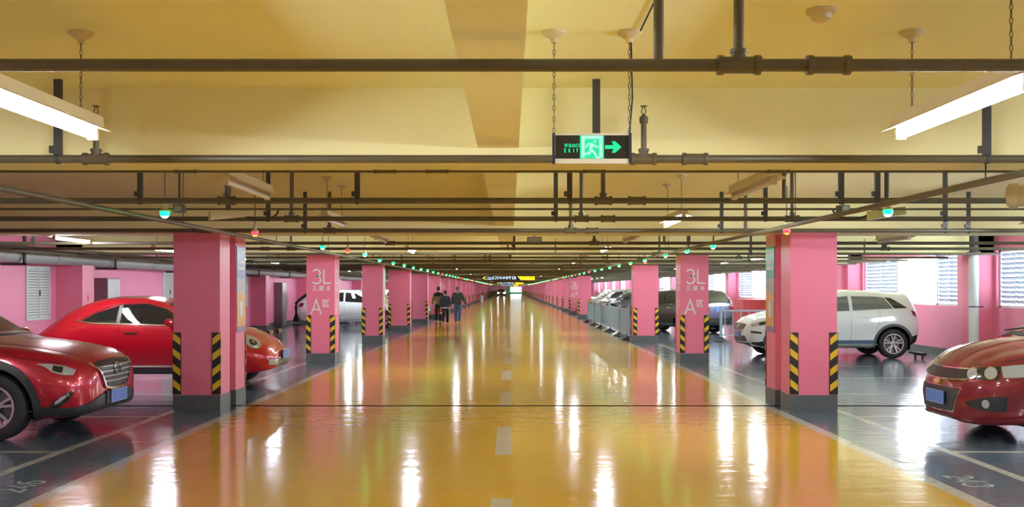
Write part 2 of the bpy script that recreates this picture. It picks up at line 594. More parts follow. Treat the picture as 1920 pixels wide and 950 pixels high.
def guard_mesh(mir):
    """rubber corner guard: wide flange with four slanting yellow bands on the front, narrow return round the corner"""
    mb = MB()
    t, w, H, rt = .010, .100, .80, .018
    sg = -1 if mir else 1
    mb.prism([(-t * sg, -t), (w * sg, -t), (w * sg, 0), (0, 0), (0, rt), (-t * sg, rt)], 2, 0, H, 0)
    for i in range(4):
        z = .035 + .2 * i
        a, b = .006, w - .008
        sh = .075
        p = [((a - t) * sg, -t - .0012, z + sh), (b * sg, -t - .0012, z), (b * sg, -t - .0012, z + .088), ((a - t) * sg, -t - .0012, z + .088 + sh)]
        mb.quad(p if not mir else p[::-1], 1)
        q = [((-t - .0012) * sg, -t + .002, z + sh), ((-t - .0012) * sg, rt - .002, z + sh - .012), ((-t - .0012) * sg, rt - .002, z + .076 + sh), ((-t - .0012) * sg, -t + .002, z + .088 + sh)]
        mb.quad(q, 1)
    bm = mb.bm
    bmesh.ops.recalc_face_normals(bm, faces=[f for f in bm.faces if f.material_index == 0])
    me = bpy.data.meshes.new('corner_guard')
    bm.to_mesh(me)
    bm.free()
    me.materials.append(BLACKR)
    me.materials.append(YEL)
    return me


GUARD = [guard_mesh(False), guard_mesh(True)]


def column(inner, y0, w, d, side, label, group=None, twin=None):
    """side -1: column left of the lane (inner edge is its right edge)"""
    key = (w, d, twin)
    cx = inner + side * w / 2
    if key not in COLPROTO:
        t = empty('column')
        MB().box(-w / 2, w / 2, -d / 2, d / 2, .20, ZB).build('column_shaft', PINK, t, smooth=0, bevel=.006)
        MB().box(-w / 2 - .006, w / 2 + .006, -d / 2 - .006, d / 2 + .006, 0, .205).build('column_base', BASEG, t, smooth=0, bevel=.006)
        for i in range(4):
            if (twin == 'front' and i >= 2) or (twin == 'rear' and i < 2):
                continue
            g = link('corner_guard', GUARD[i % 2], t)
            g.location = ((-w / 2, -d / 2, .215), (w / 2, -d / 2, .215), (w / 2, d / 2, .215), (-w / 2, d / 2, .215))[i]
            if i >= 2:
                g.rotation_euler = (0, 0, PI)
        COLPROTO[key] = (t, kids(t))
        o = t
    else:
        o = copy_tree(COLPROTO[key][0], None, COLPROTO[key][1])
    o.location = (cx, y0 + d / 2, 0)
    return tag(o, label, 'column', group)


def column_text(col, w, d, side):
    """3L / 三层半 / A区 on the face towards the camera and on the face towards the lane"""
    def face(name, M, W_):
        mb = MB()
        x0 = -W_ * .30
        write(mb, '3', M, x0, 1.79 - .10, .30, w=.032)
        write(mb, 'L', M, x0 + .235, 1.79 - .10, .30, w=.032)
        for i, ch in enumerate('三层半'):
            write(mb, ch, M, x0 + .002 + .147 * i, 1.54, .098, w=.014)
        write(mb, 'A', M, x0 - .02, 1.04, .30, w=.034)
        write(mb, '区', M, x0 + .225, 1.195, .145, w=.021)
        o = mb.build(name, WTEXT, col, smooth=0)
        o['label'] = 'white painted lettering 3L and A on the column face'
        return o
    face('lettering', lambda u, v, n: Vector((u, -d / 2 - .0005 - n, v)), w)
    if side < 0:
        face('lettering', lambda u, v, n: Vector((w / 2 + .0005 + n, u, v)), d)
    else:
        face('lettering', lambda u, v, n: Vector((-w / 2 - .0005 - n, -u, v)), d)


LI, RI = -3.75, 3.63
NEAR = {
    (-1, 13.0): 'nearest left pink column, front one of the twin pair beside the two red cars',
    (-1, 13.67): 'rear left column of the nearest twin pair, carrying a blue and orange poster',
    (1, 13.0): 'nearest right pink column, front one of the twin pair beside the white hatchback',
    (1, 13.67): 'rear right column of the nearest twin pair, carrying a green and orange poster',
    (-1, 0): 'left pink column lettered 3L, in front of the white car',
    (1, 0): 'right pink column lettered 3L, in front of the black estate car',
    (-1, 1): 'left pink column with a pale poster edge, just beyond the 3L column',
    (1, 1): 'right pink column at the near end of the grey lane barrier',
    (-1, 2): 'left pink column, third beyond the twin pair on the left',
    (-1, 3): 'left pink column just before the three walking men',
    (1, 4): 'right pink column at the far end of the grey lane barrier',
    (-1, 5): 'pink column with faint 3L lettering behind the three walking men',
    (1, 5): 'pink column with faint 3L lettering first beyond the right barrier end',
}
tw = {}
for sd, inn in ((-1, LI), (1, RI)):
    tw[sd, 0] = column(inn, 13.0, .6, .46, sd, NEAR[sd, 13.0], twin='front')
    tw[sd, 1] = column(inn - sd * .02, 13.67, .6, .5, sd, NEAR[sd, 13.67], twin='rear')
for k, r in enumerate(ROWS):
    for sd, inn in ((-1, LI + .02), (1, RI)):
        if sd > 0 and k in (2, 3):
            continue
        w = .6 if k == 0 or (sd < 0 and k == 1) else .72 if sd > 0 else .8
        lab = NEAR.get((sd, k))
        grp = None
        if not lab:
            grp = 'distant columns on the %s of the lane' % ('left' if sd < 0 else 'right')
            lab = 'distant pink column in the receding row down the %s of the lane' % ('left' if sd < 0 else 'right')
        c = column(inn, r, w, .6, sd, lab, grp)
        if k in (0, 5):
            column_text(c, w, .6, sd)


# posters on the lane faces of the rear twin columns
def poster(sd, top, label):
    c = tw[sd, 1]
    t = empty('poster', (inn_x[sd], 13.92, 0))
    s = -sd
    d = .46

    def pl(name, m, y0, y1, z0, z1, th):
        x0, x1 = sorted((0, s * th))
        return MB().box(x0, x1, y0, y1, z0, z1).build(name, m, t, smooth=0)
    pl('backing_board', mat('poster_frame', s8(150, 120, 160), .4), -d / 2, d / 2, .98, 2.16, .010)
    pl('upper_panel', mat('poster_upper_%d' % (sd + 1), top, .35, noise=.12, nscale=3), -d / 2 + .01, d / 2 - .01, 1.72, 2.15, .012)
    pl('picture_panel', mat('poster_picture', (.42, .44, .42), .35, noise=.5, nscale=9), -d / 2 + .01, d / 2 - .01, 1.52, 1.72, .012)
    pl('lower_panel', mat('poster_orange', (.78, .42, .07), .35, noise=.1, nscale=3), -d / 2 + .01, d / 2 - .01, 1.06, 1.52, .012)
    pl('white_card', WHITEP, -.07, .07, 1.19, 1.41, .014)
    for i, (z, a, b) in enumerate(((2.08, -.02, .17), (1.95, -.12, .17), (1.86, -.14, .17))):
        pl('text_bar', WTEXT, a, b, z - .022, z + .022, .0135)
    return tag(t, label, 'poster')


inn_x = {-1: LI + .02, 1: RI - .02}
poster(-1, (.20, .30, .58), 'tall blue and orange poster on the lane face of the left twin column')
poster(1, (.05, .42, .26), 'tall green and orange poster on the lane face of the right twin column')

# pale poster strip on the lane face of the second single column on the left
t = empty('poster', (LI + .02, ROWS[1] + .3, 0))
MB().box(0, .012, -.25, .25, 1.10, 2.16).build('backing_board', mat('pale_poster', (.55, .60, .55), .4, noise=.3, nscale=5), t, smooth=0)
MB().box(.012, .014, -.22, .22, 1.14, 1.55).build('lower_panel', mat('poster_ochre', (.70, .55, .25), .4), t, smooth=0)
tag(t, 'pale narrow poster on the lane face of the second left column', 'poster')


# ------------------------------------------------------------------ overhead pipes
PX0, PX1 = -9.0, 9.85
HZ = CAMZ + .70


def ring_coupling(mb, x, r):
    mb.tube([(x - .07, 0, 0), (x - .05, 0, 0)], r * 1.55, 12)
    mb.tube([(x - .052, 0, 0), (x + .052, 0, 0)], r * 1.32, 12)
    mb.tube([(x + .05, 0, 0), (x + .07, 0, 0)], r * 1.55, 12)


def sprinkler_mesh(r):
    mb = MB()
    mb.tube([(0, 0, r), (0, 0, .22)], .016, 10)
    mb.tube([(0, 0, .20), (0, 0, .235)], .024, 8)
    mb.tube([(0, 0, .235), (0, 0, .25)], [.016, .010], 8)
    for s in (-1, 1):
        mb.tube([(0, 0, .245), (s * .013, 0, .262), (s * .004, 0, .292)], .0032, 6)
    mb.tube([(0, 0, .292), (0, 0, .296)], .020, 12)
    me = bpy.data.meshes.new('sprinkler_head')
    mb.bm.to_mesh(me)
    mb.bm.free()
    me.materials.append(PIPE)
    return me


SPR = sprinkler_mesh(.02)
HANG = {}


def hanger_mesh(h, r, strut):
    key = (round(h, 3), r, strut)
    if key not in HANG:
        mb = MB()
        if strut:     # slotted steel strut with a clamp round the pipe
            mb.box(-.021, .021, -.012, .012, r, h)
            mb.box(-.045, -.021, -.015, .015, r + .01, r + .05)
        else:
            mb.tube([(0, 0, r * .9), (0, 0, h)], .018, 8)
        mb.tube([(-.012, 0, 0), (.012, 0, 0)], r * 1.25, 12)
        me = bpy.data.meshes.new('hanger')
        mb.bm.to_mesh(me)
        mb.bm.free()
        me.materials.append(DARKST if strut else PIPE)
        HANG[key] = me
    return HANG[key]


PIPEM = {}


def pipe(y, z, r, tees=(), couplings=(), sprinklers=(), hangers=(), risers=(), label='', group=None, name='sprinkler_pipe', x0=PX0, x1=PX1):
    t = empty(name, (0, y, z))
    key = (r, x0, x1)
    if key not in PIPEM:
        PIPEM[key] = MB().tube([(x0, 0, 0), (x1, 0, 0)], r, 12).build('pipe_run', PIPE, t)
    else:
        link('pipe_run', PIPEM[key].data, t)
    for x in tees:
        mb = MB()
        ring_coupling(mb, 0, r)
        mb.tube([(0, 0, 0), (0, 0, r * 2.0)], r * 1.15, 12)
        mb.tube([(0, 0, r * 1.9), (0, 0, r * 2.5)], r * 1.35, 12)
        o = mb.build('pipe_tee', PIPE, t)
        o.location.x = x
    for x in couplings:
        mb = MB()
        ring_coupling(mb, 0, r)
        o = mb.build('pipe_coupling', PIPE, t)
        o.location.x = x
    for x in sprinklers:
        o = link('sprinkler_head', SPR, t)
        o.location.x = x
    zt = ZS - z
    for x in hangers:
        o = link('hanger', hanger_mesh(zt, r, True), t)
        o.location.x = x
    for x in risers:
        o = MB().tube([(0, 0, 0), (0, 0, zt)], r * .82, 12).build('riser_pipe', PIPE, t)
        o.location.x = x
    return tag(t, label, 'pipe', group)


def px(xp, y):
    return (xp - 956) * y / 1885


def pxs(y, *xs):
    return [px(x, y) for x in xs]


pipe(3.25, CAMZ + .722, .0205, tees=pxs(3.25, 1385), couplings=pxs(3.25, 1553), risers=pxs(3.25, 1235, 1385),
     label='thick brown pipe nearest the camera, crossing the top of the view', x0=-4, x1=4)
pipe(5.6, CAMZ + .722, .0225, tees=pxs(5.6, 180, 1207), couplings=pxs(5.6, 1303), sprinklers=pxs(5.6, 180, 1207), hangers=pxs(5.6, 109, 1118, 1850),
     label='brown pipe running behind the exit sign with two upright sprinklers', x0=-5, x1=5)
pipe(6.18, CAMZ + .720, .0075, couplings=pxs(6.18, 348, 722, 820, 1114, 1460),
     label='thin conduit under the first ceiling beam, first thin one from the camera', name='conduit', x0=-6, x1=6)
pipe(8.0, CAMZ + .70, .024, tees=pxs(8, 425, 1131), couplings=pxs(8, 1194), risers=pxs(8, 425, 1131), hangers=pxs(8, 263, 670, 1068, 1577, 1645),
     sprinklers=pxs(8, 1470),
     label='thick pipe behind the first beam, with the green lights just under it')
pipe(8.85, CAMZ + .70, .0095, label='thin conduit just below the pipe with the green lights', name='conduit')
pipe(10.07, CAMZ + .70, .0245, tees=pxs(10.07, 547, 1090, 1485), couplings=pxs(10.07, 1140), hangers=pxs(10.07, 503, 1042, 1435, 1772), risers=pxs(10.07, 547, 1090, 1485),
     label='pipe below the lit lamp on the right, second above the twin columns')
pipe(12.1, CAMZ + .70, .0255, tees=pxs(12.1, 618, 1070), couplings=pxs(12.1, 1110, 385), hangers=pxs(12.1, 572, 1353, 1773, 1816), risers=pxs(12.1, 618, 1070, 1398),
     label='dark pipe crossing directly in front of the twin column tops')
rnd = random.Random(3)
far = 0
for y in [15.46, 17.6, 20.2] + [r + o for k, r in enumerate(ROWS[:14]) for o in ((1.2, 3.5, 4.9, 7.2) if k < 5 else (3.5, 7.2))]:
    xs = [rnd.uniform(-8.5, 9.5) for _ in range(7)]
    near = far < 2
    pipe(y, HZ, .0255, tees=xs[:2] if y < 60 else (), couplings=xs[2:3] if y < 60 else (), sprinklers=xs[3:5] if y < 60 else (), hangers=xs[5:7], risers=xs[:2],
         label='first pipe beyond the twin columns, high across the lane' if far == 0 else
         'second pipe beyond the twin columns, high across the lane' if far == 1 else 'distant brown pipe crossing the ceiling beyond the 3L columns',
         group=None if near else 'distant pipes crossing the ceiling')
    far += 1

# long conduits that carry the bay indicator lights
for x, lab in ((-3.25, 'long conduit on the left carrying the row of bay lights'), (2.84, 'long conduit on the right carrying the row of bay lights')):
    t = empty('light_conduit', (x, 0, CAMZ + .640))
    MB().tube([(0, 4.0, 0), (0, 130, 0)], .022, 10).build('conduit_run', PIPE, t)
    for yy in range(6, 60, 4):
        o = MB().tube([(0, 0, 0), (0, 0, ZS - CAMZ - .65)], .005, 6).build('hanging_rod', DARKST, t)
        o.location.y = yy + (.9 if yy == 12 else 0)
    tag(t, lab, 'conduit')

# big grey duct along the left wall with its brackets, lesser pipes beside it
t = empty('wall_duct', (-9.28 + .0, 0, 2.19))
MB().tube([(.12, 6, 0), (.12, 140, 0)], .125, 20).build('duct_run', DUCT, t)
for yy in (10, 14, 18.6, 22.9, 27.5, 32, 36, 41, 46):
    mb = MB()
    mb.box(-.13, .32, -.03, .03, -.175, -.13)
    mb.box(.28, .32, -.03, .03, -.175, .55)
    o = mb.build('duct_bracket', DARKST, t, smooth=0)
    o.location.y = yy
for yy in (12.5, 20.2, 25.6, 34):
    o = MB().tube([(.12, -.06, 0), (.12, .06, 0)], .14, 20).build('duct_collar', DUCT, t)
    o.location.y = yy
tag(t, 'large round grey duct running along the top of the left wall', 'duct')
for x, z, r, lab in ((-8.72, 2.27, .045, 'slim dark pipe beside the large duct, nearer the lane'), (-8.3, 2.30, .03, 'thinnest pipe running along the left wall above the red coupe')):
    tag(MB().tube([(x, 6, z), (x, 120, z)], r, 12).build('wall_pipe', PIPE), lab, 'pipe')
# white downpipe at the right pilaster, with flange and wall clamp
t = empty('downpipe', (9.76, 21.15, 0))
MB().tube([(0, 0, 0), (0, 0, 2.30)], .098, 24).build('pipe_run', mat('white_pipe_paint', (.62, .68, .72), .3), t)
MB().tube([(0, 0, 2.28), (0, 0, 2.36)], .135, 24).tube([(0, 0, 2.36), (0, 0, ZS)], .09, 20).build('pipe_flange', DARKST, t)
MB().tube([(0, 0, 1.19), (0, 0, 1.215)], .103, 24).box(.09, .2, -.02, .02, 1.19, 1.215).build('pipe_clamp', DARKST, t)
tag(t, 'thick white vertical downpipe in front of the right wall', 'pipe')
# capped end of a drain pipe at the right edge
t = empty('drain_pipe', (3.79, 7.62, CAMZ + .70))
t.rotation_euler = (0, 0, math.radians(-32))
MB().tube([(.05, 0, 0), (1.4, 0, 0)], .082, 24).tube([(.20, 0, 0), (.26, 0, 0)], .098, 24).build('pipe_run', CREAM, t)
MB().tube([(-.005, 0, 0), (.06, 0, 0)], .096, 24).tube([(-.02, 0, 0), (0, 0, 0)], .075, 24).tube([(-.032, 0, 0), (-.015, 0, 0)], .018, 6).build('pipe_cap', CREAM, t)
MB().box(.5, .53, -.01, .01, .07, ZS - CAMZ - .70).build('hanger', DARKST, t, smooth=0)
tag(t, 'capped cream drain pipe end at the right edge under the ceiling', 'pipe')


# ------------------------------------------------------------------ lamps
def chain_mesh(h):
    mb = MB()
    n = max(2, int(h / .025))
    for i in range(n):
        z = h * (i + .5) / n
        a = i % 2 * PI / 2
        pts = []
        for k in range(9):
            th = 2 * PI * k / 8
            u = .0052 * math.cos(th)
            pts.append((u * math.cos(a), u * math.sin(a), z + .0148 * math.sin(th)))
        mb.tube(pts, .0019, 5, cap=False)
    me = bpy.data.meshes.new('chain')
    mb.bm.to_mesh(me)
    mb.bm.free()
    me.materials.append(CHAIN)
    return me


LAMPZ = CAMZ + .735
CH = chain_mesh(ZS - .03 - (LAMPZ + .075))
ROSE = None


def make_lamp(lit):
    global ROSE
    t = empty('batten_lamp')
    # housing: folded sheet, narrow top, wings that flare to a reflector edge
    prof = [(-.032, .075), (.032, .075), (.036, .026), (.080, .004), (.078, .0), (.030, .014), (-.030, .014), (-.078, .0), (-.080, .004), (-.036, .026)]
    MB().prism(prof, 1, -.62, .62).build('housing', CREAM, t, smooth=0)
    if lit:
        MB().tube([(0, -.585, -.019), (0, .585, -.019)], .019, 12).build('tube', TUBE_ON, t)
    else:
        MB().tube([(0, -.585, -.019), (0, .585, -.019)], .019, 12).build('tube', TUBE_OFF, t)
    for s in (-1, 1):
        MB().box(-.022, .022, s * .585 - .012, s * .585 + .012, -.041, .018).build('socket', CREAM, t, smooth=0, bevel=.004)
        c = link('chain', CH, t)
        c.location = (0, s * .45, .075)
        if ROSE is None:
            r = MB().lathe([(0, 0), (.058, 0), (.056, -.012), (.030, -.028), (.018, -.034), (.015, -.05), (0, -.05)], seg=20).build('ceiling_rose', CREAM, t)
            ROSE = r.data
        else:
            r = link('ceiling_rose', ROSE, t)
        r.location = (0, s * .45, ZS - LAMPZ)
    return t, kids(t)


LAMP = {}


def lamp(x, y, lit, label, group=None, rz=0.0):
    if lit not in LAMP:
        LAMP[lit] = make_lamp(lit)
        o = LAMP[lit][0]
    else:
        o = copy_tree(LAMP[lit][0], None, LAMP[lit][1])
    o.location = (x, y, LAMPZ)
    o.rotation_euler = (0, 0, rz)
    return tag(o, label, 'lamp', group)


lamp(-1.95, 4.12, True, 'lit batten lamp nearest the camera on the left, cut by the frame edge')
lamp(1.82, 4.10, True, 'lit batten lamp nearest the camera on the right')
lamp(-1.90, 7.30, False, 'unlit cream batten lamp behind the first beam, left of the lane')
lamp(1.76, 7.30, False, 'unlit cream batten lamp behind the first beam, right of the lane')
lamp(-1.90, 10.9, False, 'unlit batten lamp left of the lane, just before the twin columns')
lamp(1.76, 10.76, True, 'lit batten lamp right of the lane, just before the twin columns')
lamp(-1.90, 14.81, False, 'unlit batten lamp left of the lane, first beyond the twin columns')
lamp(1.76, 14.81, False, 'unlit batten lamp right of the lane, first beyond the twin columns')
lamp(-1.90, 19.2, True, 'lit batten lamp left of the lane, first lit one beyond the twin columns')
lamp(1.76, 18.6, True, 'lit batten lamp right of the lane, first lit one beyond the twin columns')
for k, r in enumerate(ROWS[:22]):
    for j, off in enumerate((2.5, 6.0)):
        for x in (-1.9, 1.76):
            if k > 9 and j == 1:
                continue
            on = (x, k, j) in ((1.76, 0, 1), (-1.9, 1, 1), (1.76, 1, 1), (-1.9, 3, 0), (1.76, 4, 0), (-1.9, 6, 0), (1.76, 7, 0), (-1.9, 10, 0), (1.76, 13, 0), (-1.9, 16, 0))
            lamp(x, r + off, on, 'distant %s batten lamp %s of the lane centre' % ('lit' if on else 'unlit', 'left' if x < 0 else 'right'),
                 'distant %s lamps on the %s' % ('lit' if on else 'unlit', 'left' if x < 0 else 'right'))
lamp(-6.45, 14.81, True, 'lit batten lamp over the left bays above the red coupe')
lamp(5.65, 14.81, False, 'unlit batten lamp over the right bays beside the twin columns')
lamp(-6.45, 18.8, True, 'lit batten lamp over the left bays, between the red coupe and the 3L column')
for k, r in enumerate(ROWS[:18]):
    for x in (-6.45, 5.9):
        on = k != 1 or x > 0
        sd = 'left' if x < 0 else 'right'
        for off in ((2.5, 6.0) if k < 10 else (2.5,)):
            lamp(x, r + off, on, 'distant %s batten lamp over the %s parking bays' % ('lit' if on else 'unlit', sd), 'distant %s lamps over the %s bays' % ('lit' if on else 'unlit', sd))
# the same rows go on over and behind the camera
for x in (-6.45, 5.9):
    for yy in (-6.5, 0.3, 7.2) + ((10.9,) if x > 0 else ()):  # unseen farthest right lamp is added to brighten the ceiling before the twin columns
        lamp(x, yy, True, 'lit batten lamp over the nearest %s bays, outside the picture' % ('left' if x < 0 else 'right'), 'lamps over the nearest %s bays' % ('left' if x < 0 else 'right'))
for x in (-1.9, 1.76):
    for yy in (-9.0,):
        lamp(x, yy, True, 'lit batten lamp of the %s row behind the viewpoint' % ('left' if x < 0 else 'right'), 'lamps behind the viewpoint, %s row' % ('left' if x < 0 else 'right'))


# ------------------------------------------------------------------ bay indicator lights
IH = .655
IND = {}


def make_indicator(colour):
    t = empty('indicator_light')
    MB().lathe([(0, .10), (.022, .10), (.024, .045), (.040, .030), (.042, .018), (0, .018)], seg=16).build('lamp_base', CREAM, t)
    MB().lathe([(.040, .018), (.041, .0), (.034, -.022), (.02, -.036), (0, -.040)], seg=16).build('lens', GREEN_ON if colour == 'green' else RED_ON, t)
    MB().lathe([(.024, -.035), (.014, -.0405), (0, -.0425)], seg=12).lathe([(.0335, -.0235), (.0245, -.0345)], seg=16).build('led_core', CORE_G if colour == 'green' else CORE_R, t)
    MB().tube([(0, 0, .10), (0, 0, ZS - CAMZ - IH)], .006, 8).build('stem', PIPE, t)
    return t, kids(t)


def indicator(x, y, z, colour, label, group=None):
    if colour not in IND:
        IND[colour] = make_indicator(colour)
        o = IND[colour][0]
    else:
        o = copy_tree(IND[colour][0], None, IND[colour][1])
    o.location = (x, y, z)
    return tag(o, label, 'light', group)


for xp, yp, c, lab in ((309, 400, 'green', 'green bay light nearest on the left, above the red coupe'),
                       (478, 437, 'red', 'red bay light at the left twin column top'),
                       (605, 463, 'green', 'green bay light above the left 3L column'),
                       (652, 470, 'red', 'red bay light just beyond the left 3L column'),
                       (684, 477, 'green', 'green bay light above the second single column on the left'),
                       (1665, 397, 'green', 'green bay light nearest on the right, under the ceiling pipes'),
                       (1475, 433, 'red', 'red bay light at the right twin column top'),
                       (1337, 462, 'green', 'green bay light right of the right 3L column top'),
                       (1288, 470, 'green', 'green bay light above the right 3L column'),
                       (1248, 479, 'green', 'green bay light just left of the right 3L column'),
                       (1210, 491, 'red', 'red bay light on the barrier end column at right')):
    y = IH * 1885 / (541 - yp)
    indicator(px(xp, y), y, CAMZ + IH, c, lab)
rnd = random.Random(11)
for sd, x in ((-1, -2.98), (1, 3.08)):
    y = 23.0
    i = 0
    while y < 170:
        c = 'green' if (y < 38 or rnd.random() < .62) else 'red'
        indicator(x, y, CAMZ + IH, c, 'distant %s bay light in the receding row %s of the lane' % (c, 'left' if sd < 0 else 'right'),
                  'distant %s bay lights on the %s' % (c, 'left' if sd < 0 else 'right'))
        y += 2.683
# sensor housings with cable loops beside the nearest bay lights
for x, y, rz, lab in ((-2.62, 9.35, .5, 'beige sensor box with a hanging cable loop, left of the lane'), (3.45, 9.2, -.45, 'beige sensor box behind the nearest right green light')):
    t = empty('sensor_housing', (x, y, CAMZ + .66), rz)
    s = 1 if x > 0 else -1
    MB().prism([(-.17, -.03), (.17, .015), (.17, .085), (-.17, .05)], 1, -.05, .05).build('housing_shell', CREAM, t, smooth=0, bevel=.006)
    MB().box(-.02, .02, -.02, .02, .06, ZS - CAMZ - .66).build('bracket', DARKST, t, smooth=0)
    MB().tube([(-.30 * s + .18 * math.cos(PI + PI * k / 12) * 1.0, .03, .09 + .10 * math.sin(PI + PI * k / 12)) for k in range(13)], .009, 8).build('cable', BLACKR, t)
    tag(t, lab, 'sensor')
for x, y, z, w, h, rz, lab in ((px(1577, 8.85), 8.8, CAMZ + .69, .09, .08, .3, 'small grey junction box on the thin conduit at right'),
                               (px(340, 8.85), 8.8, CAMZ + .70, .09, .07, 0, 'small dark junction box on the thin conduit at left'),
                               (px(1002, 14.45), 14.45, CAMZ + .70, .21, .085, 0, 'wide grey junction box above the lane beyond the twin columns')):
    t = empty('junction_box', (x, y, z), rz)
    MB().box(-w / 2, w / 2, -.04, .04, -h / 2, h / 2).build('box_body', BASEG, t, smooth=0, bevel=.006)
    MB().box(-w / 2 + .012, w / 2 - .012, -.044, -.04, -h / 2 + .012, h / 2 - .012).build('box_lid', DUCT, t, smooth=0)
    MB().box(-.008, .008, -.008, .008, h / 2, ZS - z).build('hanger', DARKST, t, smooth=0)
    tag(t, lab, 'box')
# smoke detector and ceiling roses
t = empty('smoke_detector', (1.30, 4.2, ZS))
MB().lathe([(0, 0), (.062, 0), (.062, -.014), (.050, -.020), (0, -.020)], seg=24).build('detector_base', CREAM, t)
MB().lathe([(.044, -.020), (.040, -.040), (.024, -.050), (0, -.050)], seg=24).build('sensing_chamber', CREAM, t)
tag(t, 'round cream smoke detector on the ceiling at upper right', 'detector')
tag(MB().tube([(.58, 3.25, CAMZ + 1.16), (.585, 4.5, CAMZ + 1.155)], .004, 6).build('ceiling_cable', BLACKR), 'thin black cable on the ceiling above the exit sign', 'cable')

# ------------------------------------------------------------------ hanging exit sign
EY = 4.56
ex0, ex1 = px(1038, EY), px(1181, EY)
et, eb = CAMZ + (541 - 250) * EY / 1885, CAMZ + (541 - 307) * EY / 1885
t = empty('exit_sign', ((ex0 + ex1) / 2, EY, eb))
W2, H2 = (ex1 - ex0) / 2, et - eb
MB().box(-W2 + .008, W2 - .008, -.010, .010, .022, H2 - .010).build('sign_panel', BLACKP, t, smooth=0)
for s in (-1, 1):
    MB().box(s * W2 - .006, s * W2 + .006, -.016, .016, 0, H2).build('end_rail', NAVY, t, smooth=0, bevel=.002)
MB().box(-W2 + .006, W2 - .006, -.012, .012, .0, .022).build('bottom_strip', ACRYL, t, smooth=0)
MB().box(-W2 + .006, W2 - .006, -.012, .012, H2 - .010, H2 - .001).build('top_strip', ACRYL, t, smooth=0)
SM = lambda u, v, n: Vector((u, -.0104 - n, v))
u0 = -W2
# doorway pictogram: green tile, pale frame, running figure
g = MB()
dx0, dx1, dz0, dz1 = px(1087, EY) - t.location.x, px(1132, EY) - t.location.x, .023, H2 - .011
g.box(dx0, dx1, -.0125, -.0100, dz0, dz1)
g.build('pictogram_tile', SIGN_G, t, smooth=0)
g = MB()
dw, dh = dx1 - dx0, dz1 - dz0
M2 = lambda u, v, n: Vector((dx0 + u * dw, -.0126 - n, dz0 + v * dh))
g.ribbon([(.13, .03), (.13, .92), (.87, .92), (.87, .03)], .14, M2, .001)
g.ribbon([(.62, .80), (.621, .70)], .10, M2, .0012)
for st, w in (([(.50, .66), (.44, .36)], .15), ([(.52, .64), (.34, .62), (.24, .48)], .08), ([(.50, .64), (.64, .52), (.78, .50)], .08),
              ([(.45, .38), (.40, .22), (.16, .20)], .10), ([(.46, .40), (.62, .22), (.70, .04), (.80, .04)], .10)):
    g.ribbon(st, w, M2, .0012)
g.build('running_figure', SIGN_L, t, smooth=0)
g = MB()
ax = px(1134, EY) - t.location.x
g.ribbon([(ax, H2 * .54), (ax + .045, H2 * .54)], .017, SM, .002)
g.prism([(ax + .030, H2 * .54 + .026), (ax + .046, H2 * .54 + .026), (ax + .074, H2 * .54), (ax + .046, H2 * .54 - .026), (ax + .030, H2 * .54 - .026), (ax + .042, H2 * .54)], 1, -.0126, -.0100)
g.build('arrow', SIGN_G, t, smooth=0)
g = MB()
tx = px(1058, EY) - t.location.x
xx = tx
for ch in '安全出口':
    write(g, ch, SM, xx, H2 * .54, .0155, w=.0026, th=.0015)
    xx += .0178
for ch, dx in (('E', 0), ('X', .0178), ('I', .041), ('T', .053)):
    write(g, ch, SM, tx + dx, H2 * .37, .0155, w=.0036, th=.0015)
g.build('lettering', SIGN_G, t, smooth=0)
for s, xp in ((-1, 1037), (1, 1180)):
    c = link('chain', chain_mesh(ZS - .03 - et), t)
    c.location = (s * (W2 - .002), 0, H2)
    r = link('ceiling_rose', ROSE, t)
    r.location = (s * (W2 - .002), 0, ZS - eb)
MB().tube([(W2 + .005, 0, ZS - eb - .04), (W2 + .012, .0, .30), (W2 + .004, 0, .20), (W2, 0, H2)], .004, 6).build('power_cable', BLACKR, t)
tag(t, 'hanging black and green exit sign with running figure and right arrow', 'sign')

# ------------------------------------------------------------------ hanging direction signs further down the lane


